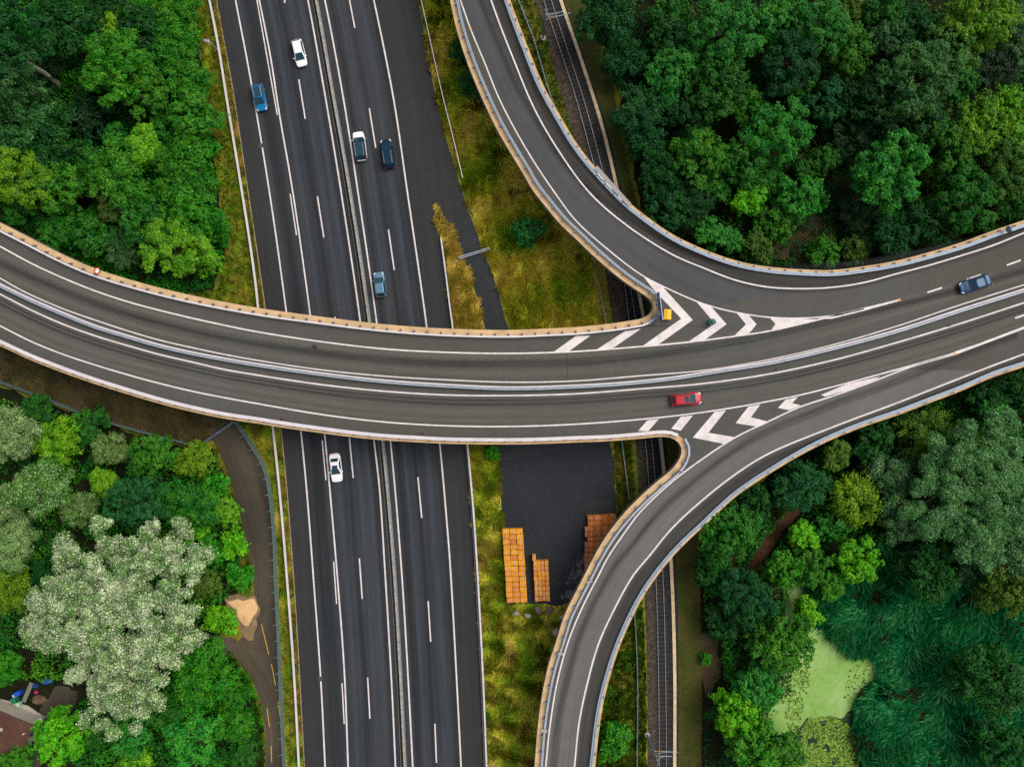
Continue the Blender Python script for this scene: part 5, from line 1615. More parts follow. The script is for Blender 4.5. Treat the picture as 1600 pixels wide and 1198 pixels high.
NE, NW, SW, SE, VG = 'trees of the dense wood beside the upper ramp', 'trees of the wood west of the motorway', 'trees between footpath and house', 'trees around the reed pond', 'shrubs on the grass verges'
TREES = [
 # --- wood north-east of the upper ramp
 (1132, 48, 56, 'L', 'bt', 'big rounded bright green tree in the top row of the dense wood', NE),
 (1049, 26, 34, 'M', 'md', 'medium green tree at the top photo edge left of the big rounded one', NE),
 (1049, 118, 40, 'M', 'bt', 'bright green tree on the railway side of the wood, below the top row', NE),
 (1119, 142, 47, 'L', 'md', 'broad green tree directly below the big rounded bright green one', NE),
 (1281, 39, 44, 'L', 'bt', 'bright green tree at the top photo edge in the middle of the dense wood', NE),
 (1215, 44, 40, 'M', 'bt', 'green tree at the top between the big rounded tree and the middle bright one', NE),
 (1232, 102, 46, 'L', 'dt', 'teal green tree in the second row, above the small bright crown', NE),
 (1324, 82, 38, 'M', 'gn', 'leaf green tree below the middle bright tree at the top edge', NE),
 (1331, 20, 24, 'T', 'ol', 'small olive tree squeezed between bright crowns at the top edge', NE),
 (1381, 14, 34, 'M', 'md', 'green tree cut by the top photo edge right of the small olive one', NE),
 (1388, 58, 30, 'M', 'gg', 'greyish green tree in the second row right of the leaf green one', NE),
 (1428, 44, 32, 'M', 'dt', 'dark teal tree left of the yellowish tree in the top right part', NE),
 (1526, 32, 50, 'L', 'yg', 'big yellowish green tree at the top edge near the right corner', NE),
 (1482, 82, 42, 'M', 'go', 'dull green tree just below the big yellowish one near the right corner', NE),
 (1429, 128, 60, 'L', 'gg', 'largest grey green tree in the middle of the dense wood', NE),
 (1289, 160, 35, 'M', 'bg', 'blue green tree left of the largest grey green one', NE),
 (1254, 130, 20, 'T', 'gn', 'small bright crown at the lower edge of the second row', NE),
 (1215, 206, 48, 'L', 'bt', 'big lobed bright green tree at the centre left of the wood', NE),
 (1171, 172, 30, 'M', 'gn', 'lime tinted tree touching the top left of the big lobed tree', NE),
 (1092, 249, 42, 'M', 'gn', 'green tree above the overpass screen side, third row near the railway', NE),
 (1163, 262, 38, 'M', 'md', 'mid green tree below the big lobed tree, above the lime one', NE),
 (1171, 312, 27, 'T', 'lm', 'small lime green tree low in the wood above the ramp bend', NE),
 (1246, 306, 36, 'M', 'bt', 'bright green tree right of the small lime one', NE),
 (1117, 293, 23, 'T', 'bt', 'small teal tinted tree left of the small lime one', NE),
 (1289, 249, 22, 'T', 'md', 'slim green tree beside the dark clearing in the wood', NE),
 (1259, 264, 18, 'T', 'md', 'slim small tree between the big lobed tree and the dark clearing', NE),
 (1390, 267, 56, 'L', 'bt', 'big upright green tree in the lower middle of the wood, right of the clearing', NE),
 (1521, 203, 44, 'M', 'yg', 'yellow green tree catching light near the right photo edge', NE),
 (1574, 172, 34, 'M', 'lm', 'lime yellow tree at the right photo edge above the other yellow green ones', NE),
 (1584, 222, 38, 'M', 'yg', 'yellow green tree cut by the right photo edge in the middle of the wood', NE),
 (1482, 230, 42, 'M', 'gn', 'leaf green tree left of the yellow green tree near the right edge', NE),
 (1574, 266, 44, 'L', 'go', 'dull green tree at the right photo edge below the yellow green ones', NE),
 (1508, 315, 46, 'L', 'md', 'dark mid green tree low on the right, above the overpass edge', NE),
 (1580, 314, 30, 'M', 'md', 'dark green tree by the round grey sign at the right edge', NE),
 (1110, 366, 24, 'T', 'bt', 'small teal bright tree beside the ramp bend', NE),
 (1143, 376, 18, 'T', 'bt', 'smallest green tree beside the ramp bend, right of the teal one', NE),
 (1038, 330, 34, 'M', 'dt', 'dark teal tree next to the overpass screen', NE),
 (1392, 372, 32, 'F', 'dt', 'dark feathery tree directly behind the overpass edge below the big upright one', NE),
 (1337, 390, 22, 'S', 'ol', 'olive shrub behind the overpass edge at the right of the bare patch', NE),
 (1285, 396, 22, 'S', 'gn', 'bright green shrub growing on the bare brown patch', NE),
 (944, 26, 42, 'F', 'dt', 'dark teal tree at the top edge next to the railway path', NE),
 (976, 96, 30, 'F', 'dt', 'dark bushy tree beside the railway path, second from the top edge', NE),
 (1000, 175, 36, 'F', 'bg', 'bluish dark tree beside the railway path, third from the top edge', NE),
 (1010, 222, 28, 'F', 'bg', 'bluish dark bushy tree beside the railway path, fourth from the top edge', NE),
 (1030, 268, 32, 'F', 'dt', 'dark feathery tree beside the railway path, just above the overpass screen', NE),
 (1044, 68, 34, 'M', 'dk', 'very dark tree behind the railway path tree at the top edge', NE),
 (1075, 186, 36, 'M', 'dk', 'dark tree behind the bluish trees of the railway path', NE),
 (1366, 166, 44, 'M', 'dk', 'dark tree in the shade left of the largest grey green one', NE),
 (1590, 36, 26, 'Q', 'gg', 'pale grey green willow in the top right photo corner', NE),
 (1596, 84, 24, 'Q', 'gg', 'pale grey green willow below the corner one at the right edge', NE),
 (1548, 112, 32, 'F', 'vd', 'very dark low tree in the hollow below the big yellowish tree', NE, 5.0),
 (1491, 134, 34, 'M', 'md', 'mid green tree right of the largest grey green one', NE),
 (1342, 340, 30, 'F', 'vd', 'very dark low tree below the big upright green one', NE, 4.5),
 (1447, 350, 34, 'F', 'dk', 'dark bushy tree behind the overpass edge, between big upright tree and right edge', NE),
 (1197, 282, 26, 'T', 'md', 'mid green tree between the lime one and the lobed one', NE),
 (1180, 386, 24, 'S', 'ol', 'olive brown shrub beside the ramp bend at the left of the bare patch', NE),
 (1440, 205, 36, 'M', 'dk', 'dark green tree directly below the largest grey green one', NE),
 (1330, 210, 36, 'M', 'vd', 'very dark tree above the clearing in the wood', NE, 6.5),
 (1080, 320, 30, 'F', 'dk', 'dark feathery tree between the screen and the small teal tree', NE),
 (1210, 342, 28, 'S', 'gn', 'dark green shrub above the bare brown patch', NE),
 (1545, 372, 20, 'S', 'md', 'green shrub tucked behind the overpass edge left of the grey sign', NE),
 # --- wood north-west
 (20, 62, 62, 'G', 'dt', 'tall feathery tree in the top left corner with its trunk showing', NW, 20, (98, 136)),
 (8, 128, 44, 'G', 'gg', 'tall feathery grey green tree at the left edge with a long bare trunk', NW, 19, (99, 176)),
 (111, 40, 46, 'F', 'dk', 'broad feathery dark green tree at the top edge beside the tall corner one', NW),
 (184, 42, 25, 'T', 'yl', 'small olive yellow tree near the top of the western wood', NW),
 (226, 46, 36, 'M', 'dk', 'dark green tree right of the olive yellow one', NW),
 (184, 112, 54, 'L', 'gn', 'largest lobed mid green tree of the western wood', NW),
 (232, 148, 38, 'M', 'gn', 'green tree touching the lower right of the largest lobed one', NW),
 (276, 60, 32, 'F', 'sh', 'green bushy shrub along the verge, second from the top edge', NW),
 (292, 119, 34, 'F', 'sh', 'fresh green bushy shrub on the verge opposite the blue car', NW),
 (303, 182, 38, 'M', 'gn', 'yellowish green bushy tree on the verge below the blue car', NW),
 (28, 190, 54, 'F', 'gg', 'broad grey green tree at the left edge with white flower heads', NW),
 (84, 218, 46, 'F', 'dk', 'feathery dull green tree right of the grey green left edge one', NW),
 (178, 212, 18, 'T', 'bt', 'small vivid green tree standing alone in the dark hollow', NW),
 (226, 230, 30, 'T', 'yg', 'yellow olive tree right of the small vivid green one', NW),
 (33, 278, 50, 'L', 'yg', 'yellow green tree at the left edge above the overpass', NW),
 (92, 292, 42, 'M', 'gn', 'mid green tree right of the yellow green left edge one', NW),
 (184, 276, 42, 'F', 'gn', 'feathery green tree in the middle of the lower western wood', NW),
 (215, 311, 25, 'T', 'gn', 'small bright tree below the feathery middle one', NW),
 (177, 322, 24, 'T', 'br', 'brownish olive tree left of the small bright one', NW),
 (288, 269, 42, 'F', 'sh', 'dense fresh green tree on the verge level with the manhole', NW),
 (315, 226, 26, 'S', 'sh', 'low fresh shrub on the verge edge just above the manhole level', NW),
 (276, 386, 52, 'L', 'yg', 'big yellowish leafed tree in the corner between overpass and motorway', NW, 9.0),
 (307, 334, 38, 'M', 'sh', 'bright green tree just above the big yellowish corner one', NW),
 (230, 353, 36, 'M', 'md', 'dark green tree left of the big yellowish corner one', NW),
 (146, 369, 30, 'M', 'md', 'green tree behind the overpass near the round red sign', NW, 7.0),
 (92, 365, 26, 'F', 'md', 'dark feathery tree behind the overpass left of the red sign', NW, 6.0),
 (35, 330, 26, 'M', 'md', 'dark tree tucked below the yellow green left edge one', NW, 6.5),
 (192, 392, 26, 'F', 'gg', 'greyish shrub like tree behind the overpass right of the red sign', NW, 5.0),
 (278, 16, 32, 'F', 'sh', 'green bushy shrub along the verge at the top edge', NW),
 (165, 6, 30, 'F', 'dk', 'dark tree at the top edge above the olive yellow one', NW),
 (246, 94, 30, 'M', 'md', 'dark green tree between the verge shrubs and the largest lobed one', NW),
 (130, 190, 30, 'S', 'vd', 'dark low shrub in the hollow at the foot of the bare trunks', NW),
 (334, 358, 22, 'S', 'sh', 'fresh green shrub at the verge edge nearest the motorway rail', NW),
 (150, 162, 28, 'S', 'vd', 'dark shrub in the hollow right of the upper bare trunk', NW),
 (262, 202, 26, 'M', 'md', 'mid green tree left of the yellowish bushy verge tree', NW),
 (140, 258, 30, 'F', 'md', 'dark feathery tree between the two big lower western trees', NW),
 (325, 410, 20, 'S', 'yg', 'yellowish shrub at the foot of the overpass beside the verge', NW),
 (258, 318, 28, 'M', 'gn', 'green tree between the small bright one and the verge', NW),
 (60, 118, 34, 'F', 'vd', 'dark low tree in the hollow beside the tall corner trunk', NW, 5.0),
 # --- south-west between overpass, footpath and house
 (18, 682, 42, 'P', 'sv', 'silver leaved tree at the left edge just below the mesh fence', SW),
 (66, 762, 44, 'P', 'go', 'silvery green tree right of the brown gap at the left edge', SW),
 (8, 800, 34, 'P', 'sv', 'silver tree cut by the left edge in the middle of the lower wood', SW),
 (20, 852, 36, 'P', 'sv', 'pale silver tree at the left edge beside the big poplar', SW),
 (127, 796, 27, 'P', 'go', 'small silvery tree just above the big poplar', SW),
 (92, 690, 34, 'F', 'yg', 'yellow green feathery tree below the mesh fence', SW),
 (175, 702, 26, 'P', 'ol', 'greyish olive tree below the middle of the mesh fence', SW),
 (140, 664, 28, 'M', 'md', 'green bushy tree touching the mesh fence', SW, 5.0),
 (240, 710, 34, 'M', 'gn', 'bright green tree left of the gate', SW),
 (305, 716, 26, 'F', 'yl', 'yellow green tree just below the gate post', SW),
 (215, 786, 46, 'L', 'bg', 'large dark bluish green tree in the middle of the lower left wood', SW, 9.5),
 (166, 756, 24, 'T', 'yg', 'yellow lime tree left above the dark bluish one', SW),
 (295, 792, 38, 'F', 'md', 'dark green feathery tree right of the dark bluish one', SW),
 (302, 832, 19, 'T', 'lm', 'small vivid lime tree above the round green shrub', SW),
 (326, 858, 23, 'S', 'sh', 'round green shrub below the small vivid lime tree', SW),
 (192, 956, 136, 'X0', 'sw', 'huge silver white poplar with a spreading crown beside the footpath', SW),
 (18, 922, 34, 'F', 'yl', 'yellow lime tree with showing branches left of the huge poplar', SW),
 (345, 968, 24, 'S', 'lm', 'bright green shrub between the huge poplar and the sand patch', SW),
 (98, 1153, 40, 'M', 'lm', 'bright green tree beside the drive of the house', SW),
 (205, 1142, 36, 'M', 'bt', 'teal green tree at the lower edge below the huge poplar', SW),
 (300, 1155, 42, 'M', 'bt', 'big teal green tree at the lower edge near the footpath bend', SW),
 (318, 1056, 44, 'F', 'sh', 'dense dark green tree in the bend of the footpath', SW),
 (365, 1128, 26, 'W', 'gn', 'drooping yellow green willow beside the footpath', SW),
 (364, 1082, 23, 'M', 'sh', 'green bushy tree at the footpath bend above the willow', SW),
 (380, 1180, 22, 'M', 'md', 'green bushy tree at the lower edge beside the path markings', SW),
 (188, 1100, 34, 'F', 'dk', 'dark tree in the shade under the lower side of the huge poplar', SW),
 (30, 1186, 22, 'T', 'gn', 'green tree overhanging the corner of the house roof', SW),
 (12, 1042, 26, 'M', 'sh', 'green tree behind the bins at the left edge', SW),
 (352, 796, 22, 'S', 'yg', 'yellow spotted shrub at the footpath edge, uppermost of the row', SW),
 (366, 850, 20, 'S', 'lm', 'lime shrub at the footpath edge, middle of the row', SW),
 (377, 900, 20, 'S', 'sh', 'green shrub at the footpath edge just above the sand patch', SW),
 (322, 908, 22, 'S', 'ol', 'dull olive shrub between round green shrub and poplar', SW),
 (58, 648, 26, 'F', 'md', 'dark green tree behind the mesh fence near the left edge', SW, 5.0),
 (140, 1142, 26, 'M', 'md', 'dark green tree right of the bright one by the drive', SW),
 (215, 1190, 24, 'S', 'yg', 'yellow olive shrub at the lower edge below the teal tree', SW),
 (336, 766, 24, 'S', 'sh', 'green shrub on the footpath edge opposite the fence bend', SW),
 (250, 1100, 34, 'F', 'md', 'feathery green tree below the right side of the huge poplar', SW),
 (85, 905, 30, 'F', 'dk', 'dark tree under the left side of the huge poplar', SW, 6.0),
 (258, 660, 1, 'S', 'md', None, SW),
 # --- south-east round the pond
 (1135, 832, 44, 'M', 'md', 'dark green tree nearest the lower ramp beside the track', SE),
 (1112, 888, 28, 'M', 'dk', 'dark green tree between the trackside path and the first dark one', SE),
 (1250, 760, 36, 'F', 'bg', 'dark bluish feathery tree below the lower ramp edge', SE),
 (1307, 712, 24, 'T', 'ol', 'small olive yellow tree just below the ramp edge', SE),
 (1336, 782, 36, 'W', 'yl', 'yellow green weeping willow between ramp and pond', SE),
 (1364, 690, 32, 'M', 'dk', 'dark tree behind the ramp edge right of the small olive one', SE, 7.0),
 (1438, 676, 36, 'F', 'ol', 'olive feathery tree behind the ramp edge above the grey poplar', SE, 7.5),
 (1466, 690, 23, 'T', 'bt', 'bright teal green tree between the olive one and the grey poplar', SE),
 (1514, 678, 22, 'W', 'yl', 'yellow drooping tree touching the top of the grey poplar', SE),
 (1548, 652, 29, 'M', 'bt', 'bright teal green tree near the right edge above the grey poplar', SE),
 (1512, 764, 98, 'X1', 'gg', 'huge grey green poplar on the right side with pale branches', SE),
 (1412, 806, 40, 'Q', 'gg', 'grey green tree at the lower left of the huge grey poplar', SE),
 (1390, 740, 34, 'Q', 'gg', 'grey green tree at the upper left of the huge grey poplar', SE),
 (1580, 846, 46, 'Q', 'gg', 'grey green tree at the right edge below the huge poplar', SE),
 (1575, 918, 42, 'M', 'ol', 'rounded olive green tree at the right edge beside the reeds', SE),
 (1338, 872, 34, 'M', 'lm', 'vivid lime tree hanging over the upper end of the reeds', SE),
 (1254, 836, 22, 'T', 'lm', 'small lime tree above the pond left of the vivid one', SE),
 (1222, 890, 28, 'M', 'gn', 'yellowish green tree left of the upper pond arm', SE),
 (1266, 884, 30, 'M', 'gn', 'mid green tree between the small lime tree and the pond', SE),
 (1300, 914, 22, 'T', 'gn', 'green tree leaning over the narrow upper pond arm', SE),
 (1262, 956, 20, 'T', 'lm', 'small lime tree at the left pond bank', SE),
 (1165, 934, 44, 'L', 'dt', 'broad dark teal tree left of the pond', SE, 10),
 (1222, 1004, 44, 'M', 'gn', 'big bright green tree on the left pond bank', SE),
 (1185, 1070, 34, 'M', 'bt', 'green tree below the big bright one on the pond bank', SE),
 (1150, 1112, 34, 'M', 'lm', 'lime green tree beside the trackside path near the lower edge', SE),
 (1180, 1164, 40, 'M', 'gn', 'mid green tree at the lower edge left of the lily pads', SE),
 (1222, 1176, 28, 'S', 'gn', 'soft green shrub at the lower edge beside the lily pads', SE),
 (1535, 1056, 50, 'F', 'dk', 'dark green feathery tree standing in the reeds', SE),
 (1588, 1072, 32, 'Q', 'gg', 'silvery tree at the right edge beside the reeds', SE),
 (1560, 1168, 40, 'F', 'dt', 'dark teal tree in the lower right photo corner', SE),
 (1588, 612, 28, 'M', 'dk', 'dark tree at the right edge just below the overpass', SE, 6.5),
 (1535, 628, 26, 'M', 'dk', 'dark tree behind the ramp edge left of the right edge one', SE, 6.0),
 (1392, 662, 22, 'S', 'dk', 'dark shrub hugging the ramp edge above the grey trees', SE),
 (1450, 892, 40, 'F', 'dk', 'dark tree between the huge grey poplar and the reeds', SE),
 (1508, 872, 34, 'F', 'vd', 'very dark low tree below the huge grey poplar', SE, 6.0),
 (1178, 786, 28, 'M', 'dk', 'dark tree behind the ramp edge left of the bluish one', SE, 6.5),
 (1582, 702, 34, 'M', 'md', 'dark green tree at the right edge beside the huge poplar', SE),
 (1103, 1028, 9, 'S', 'sh', 'tiny green sapling on the brown bank beside the path', SE),
 (1300, 820, 26, 'S', 'md', 'green shrub left of the yellow green willow', SE),
 (1130, 970, 26, 'S', 'dk', 'dark shrub above the brown bank beside the path', SE),
 (1296, 668, 1, 'S', 'md', None, SE),
 # --- shrubs on the verges
 (823, 364, 23, 'S', 'dt', 'dark bluish shrub alone in the dry grass below the upper ramp', VG),
 (728, 78, 20, 'S', 'dk', 'dark green shrub under the ramp edge near the top, upper of two', VG),
 (741, 132, 20, 'S', 'dk', 'dark green shrub under the ramp edge near the top, lower of two', VG),
 (958, 1152, 27, 'S', 'sh', 'green shrub between lower ramp and track at the lower edge', VG),
 (770, 706, 10, 'S', 'sh', 'small green shrub at the yard corner below the overpass', VG),
]
for t in TREES:
    if t[5]:
        tree(*t)

# ------------------------------------------------------------------ plant cover nobody could count
def inside(pts, poly):
    x, y = pts[:, 0], pts[:, 1]
    r = np.zeros(len(pts), bool)
    n = len(poly)
    for i in range(n):
        x0, y0 = poly[i]; x1, y1 = poly[(i + 1) % n]
        if y0 == y1: continue
        c = ((y0 > y) != (y1 > y)) & (x < (x1 - x0) * (y - y0) / (y1 - y0) + x0)
        r ^= c
    return r


def scatter(poly_px, density, rs, clip=(-86, 86, -66, 66)):
    poly = [tuple(P(x, y, 0).to_2d()) for x, y in poly_px]
    a = np.array(poly)
    lo, hi = np.maximum(a.min(0), (clip[0], clip[2])), np.minimum(a.max(0), (clip[1], clip[3]))
    n = int(max(0, (hi - lo).prod()) * density)
    p = rs.uniform(lo, hi, (n, 2))
    return p[inside(p, poly)]


class Field:
    """smooth random field over the ground"""
    def __init__(s, seed, size, n=14):
        rs = np.random.RandomState(seed)
        a = rs.uniform(0, 6.28, n); k = 6.28 / (size * rs.uniform(0.5, 2.2, n))
        s.k = np.stack([np.cos(a) * k, np.sin(a) * k]); s.ph = rs.uniform(0, 6.28, n)
    def __call__(s, p):
        return np.sin(p @ s.k + s.ph).sum(1) / math.sqrt(s.k.shape[1] / 2.0)


def lin(rgb):
    return np.array(srgb(*rgb)[:3])


def grass(name, poly, density, length, cols, label, seed, patchsize=5.0, flow=None, width=0.07, lean=(1.0, 1.45), bias=0.0, cat='grass', avoid=None):
    rs = np.random.RandomState(seed)
    p = scatter(poly, density, rs)
    if avoid is not None:
        p = p[~inside(p, [tuple(P(x, y, 0).to_2d()) for x, y in avoid])]
    n = len(p)
    f = Field(seed + 1, patchsize); f2 = Field(seed + 2, patchsize * 0.25)
    fa = Field(seed + 3, 3.0)
    L = rs.uniform(*length, n) * (1 + 0.25 * np.clip(f2(p), -1.5, 1.5))
    ang = (flow if flow is not None else 0) + fa(p) * 1.1 + rs.normal(size=n) * 0.4
    ln = rs.uniform(*lean, n)
    d = np.stack([np.cos(ang), np.sin(ang)], 1)
    s = np.stack([-d[:, 1], d[:, 0]], 1) * (width * rs.uniform(0.6, 1.4, n))[:, None] * 0.5
    z0 = -0.06
    b0 = np.column_stack([p - s, np.full(n, z0)]); b1 = np.column_stack([p + s, np.full(n, z0)])
    tip = np.column_stack([p + d * (L * np.sin(ln))[:, None], z0 + L * np.cos(ln)])
    midp = np.column_stack([p + d * (L * 0.45 * np.sin(ln * 0.6))[:, None] + s * 0.9, z0 + L * 0.55 * np.cos(ln * 0.6)])
    q = np.stack([b0, b1, midp, tip], 1)
    t = np.clip(0.47 + bias + 0.14 * f(p) + 0.07 * f2(p) + rs.normal(size=n) * 0.10, 0, 1)
    stops = np.array([lin(c) for c in cols])
    x = t * (len(cols) - 1); i = np.clip(x.astype(int), 0, len(cols) - 2)
    c = stops[i] * (1 - (x - i))[:, None] + stops[i + 1] * (x - i)[:, None]
    o = cards(name, q, BLADE, col=c)
    return tag(o, label, cat, kind='stuff')


GREENS = [(60, 124, 14), (104, 154, 22), (160, 172, 40), (212, 190, 66), (222, 192, 100)]
grass('verge_grass', [(296, -40), (330, -40), (337, 0), (360, 125), (387, 300), (412, 484), (414, 520), (340, 500), (300, 455), (340, 452), (352, 400), (342, 300), (330, 190), (314, 90), (300, 0)], 95, (0.22, 0.5), GREENS,
      'green and straw coloured grass strip between the western wood and the motorway', 1, 4.0, flow=-1.2, bias=-0.1)
grass('dry_grass', [(329, -20), (339, 0), (360, 125), (387, 300), (413, 486), (407, 486), (382, 312), (357, 150), (340, 60)], 110, (0.2, 0.4), [(116, 104, 36), (168, 134, 56), (196, 158, 84)], 'straw coloured dry grass between western rail and motorway kerb', 2, 3.0)
grass('verge_grass', [(368, 640), (438, 640), (440, 690), (458, 900), (475, 1198), (478, 1250), (449, 1250), (443, 1100), (438, 1000), (434, 900), (427, 775), (414, 730), (398, 697), (372, 662)], 95, (0.2, 0.45), GREENS, 'green and straw coloured grass strip between the footpath fence and the motorway', 3, 3.5, bias=-0.04)
grass('dry_grass', [(431, 700), (441, 700), (457, 900), (474, 1198), (474, 1240), (468, 1240), (466, 1198), (447, 900), (437, 770)], 110, (0.2, 0.4), [(120, 104, 40), (176, 140, 66), (200, 164, 92)], 'straw coloured dry grass between lower western rail and motorway kerb', 4, 3.0)
VERGE = [(655, -40), (655, 0), (678, 130), (706, 245), (724, 295), (748, 368), (778, 448), (797, 513), (806, 560), (960, 560), (946, 507), (929, 408), (905, 370), (880, 330), (830, 250), (800, 150), (780, 60), (770, -40)]
grass('meadow_grass', VERGE, 85, (0.55, 1.25), [(70, 126, 18), (124, 160, 28), (186, 190, 46), (222, 206, 74), (226, 202, 108)], 'long dry yellow grass between the motorway and the upper ramp', 5, 6.0, flow=-0.9, bias=0.08, width=0.12)
grass('meadow_grass', [(675, 322), (690, 330), (703, 350), (733, 425), (759, 513), (764, 560), (716, 560), (707, 513), (695, 420), (688, 375)], 90, (0.45, 1.0), [(104, 134, 28), (190, 178, 54), (230, 204, 92), (236, 208, 124)], 'long dry grass on the narrow island between motorway and service road', 6, 3.0, flow=-0.9, bias=0.1, width=0.11)
LOW = [(732, 640), (779, 640), (778, 697), (783, 775), (789, 850), (793, 944), (840, 942), (872, 946), (890, 940), (905, 930), (935, 930), (900, 1000), (880, 1080), (868, 1198), (868, 1240), (764, 1240), (761, 1198), (755, 1060), (747, 899), (740, 800)]
grass('meadow_grass', LOW, 90, (0.4, 0.95), [(66, 124, 18), (112, 156, 28), (170, 184, 44), (214, 202, 72), (222, 200, 108)], 'green and yellow grass strip east of the motorway, widening below the pallet yard', 7, 5.0, flow=-1.4, bias=0.06, width=0.11)
grass('meadow_grass', [(955, 640), (962, 775), (964, 835), (985, 830), (992, 800), (990, 760), (985, 700), (980, 640)], 130, (0.25, 0.6), [(56, 84, 20), (110, 116, 30), (156, 144, 48), (180, 146, 64)], 'olive grass strip between the pallet yard and the railway', 8, 3.0)
grass('meadow_grass', [(920, 1240), (935, 1150), (950, 1060), (970, 990), (1000, 930), (1004, 960), (1010, 1073), (1010, 1198), (1010, 1240)], 120, (0.25, 0.7), [(44, 100, 18), (80, 128, 24), (130, 146, 40), (170, 150, 58)], 'green grass between the lower ramp and the railway', 9, 4.0, bias=-0.08)
grass('meadow_grass', [(790, -40), (816, -40), (834, 0), (848, 40), (868, 120), (892, 200), (920, 300), (890, 270), (840, 180), (810, 80)], 95, (0.2, 0.45), [(42, 84, 18), (76, 104, 26), (120, 116, 38), (140, 106, 58)], 'short green grass between the upper ramp and the railway', 10, 4.0, bias=-0.1)
grass('path_grass', [(882, -40), (884, 0), (918, 100), (950, 195), (973, 290), (992, 390), (1020, 400), (998, 320), (977, 230), (962, 150), (940, 60), (925, 0), (912, -40)], 55, (0.08, 0.2), [(46, 76, 22), (72, 84, 30), (110, 90, 48), (140, 106, 70)], 'short trodden grass along the railway below the dark wood', 11, 5.0, bias=0.02)
grass('path_grass', [(1058, 860), (1062, 1048), (1062, 1240), (1096, 1240), (1098, 1048), (1092, 860), (1086, 800), (1060, 830)], 55, (0.08, 0.2), [(52, 78, 22), (80, 88, 30), (114, 94, 50), (144, 110, 72)], 'short trodden grass along the railway below the lower ramp', 12, 5.0, bias=0.04)
grass('bank_grass', [(-40, 520), (150, 570), (300, 620), (420, 640), (404, 690), (368, 664), (312, 700), (180, 664), (60, 622), (-40, 580)], 45, (0.12, 0.35), [(52, 80, 20), (86, 90, 28), (118, 102, 46), (138, 112, 74)], 'sparse low grass on the dirt bank below the overpass', 13, 4.0)
grass('lawn_edge', [(320, 990), (362, 1018), (391, 1056), (404, 1088), (412, 1123), (414, 1198), (414, 1240), (404, 1240), (402, 1130), (384, 1075), (352, 1030), (318, 1004)], 140, (0.15, 0.4), [(40, 104, 10), (64, 132, 14), (96, 146, 24)], 'bright green grass edge along the inner bend of the footpath', 14, 3.0)
grass('lawn_edge', [(330, 694), (337, 694), (363, 763), (384, 838), (396, 900), (388, 934), (374, 930), (376, 850), (352, 766)], 120, (0.15, 0.45), [(48, 96, 14), (84, 128, 22), (128, 142, 34), (160, 130, 60)], 'green grass edge along the outer side of the footpath', 15, 3.0)

# undergrowth: one mass of leaves per wood
def undergrowth(poly, density, tones, label, seed, hmax=1.8, avoid=None):
    rs = np.random.RandomState(seed)
    p = scatter(poly, density, rs)
    if avoid is not None:
        p = p[~inside(p, [tuple(P(x, y, 0).to_2d()) for x, y in avoid])]
    f = Field(seed + 5, 4.0); f2 = Field(seed + 6, 12.0)
    v = f(p)
    keep = v > -0.9 + 0.4 * rs.normal(size=len(p))
    p, v = p[keep], v[keep]
    n = len(p)
    z = np.clip(0.45 + 0.35 * v, 0.05, 1.0) * hmax * rs.uniform(0.35, 1.0, n)
    nrm = unit(rs.normal(size=(n, 3)) * 0.55 + np.array([0, 0, 1.0]))
    L = rs.uniform(0.26, 0.55, n)
    q = leaf_quads(np.column_stack([p, z]), nrm, rs.normal(size=(n, 3)), L, L * rs.uniform(0.5, 0.8, n), rs)
    t = np.clip(0.5 + 0.3 * f2(p) + 0.2 * rs.normal(size=n), 0, 1)
    stops = np.array([lin(TONE[c]) for c in tones])
    x = t * (len(tones) - 1); i = np.clip(x.astype(int), 0, len(tones) - 2)
    c = stops[i] * (1 - (x - i))[:, None] + stops[i + 1] * (x - i)[:, None]
    return tag(cards('undergrowth', q, BLADE, col=c), label, 'undergrowth', kind='stuff')
undergrowth(WOOD_NW, 34, ('dk', 'md', 'sh', 'sh'), 'leafy undergrowth filling the floor of the western wood', 21, 3.2)
undergrowth([(905, -60), (940, 40), (968, 120), (990, 230), (1004, 320), (1050, 366), (1150, 436), (1300, 446), (1450, 420), (1680, 376), (1680, -60)], 16, ('vd', 'dk', 'dk', 'ol'), 'dark undergrowth on the floor of the dense wood beside the upper ramp', 22, 2.6)
undergrowth([(-60, 600), (60, 640), (180, 682), (300, 712), (334, 704), (358, 765), (376, 838), (386, 900), (360, 930), (330, 960), (296, 980), (120, 1060), (60, 1060), (-60, 1075)], 24, ('dk', 'md', 'gn', 'yg'), 'leafy undergrowth between mesh fence, footpath and poplar', 23, 2.8)
undergrowth([(322, 1012), (362, 1032), (386, 1062), (404, 1125), (406, 1250), (70, 1250), (100, 1150), (130, 1090), (240, 1060)], 26, ('dk', 'md', 'sh', 'gn'), 'leafy undergrowth inside the lower bend of the footpath', 24, 2.8)
undergrowth([(1098, 1250), (1098, 1110), (1130, 1070), (1122, 990), (1100, 960), (1094, 860), (1150, 780), (1260, 705), (1400, 645), (1520, 606), (1680, 545), (1680, 900), (1450, 880), (1330, 860), (1240, 900), (1218, 960), (1242, 1040), (1200, 1130), (1190, 1250)], 24, ('vd', 'dk', 'md', 'gn'), 'leafy undergrowth between the lower ramp and the pond', 25, 3.0, TRAIL)

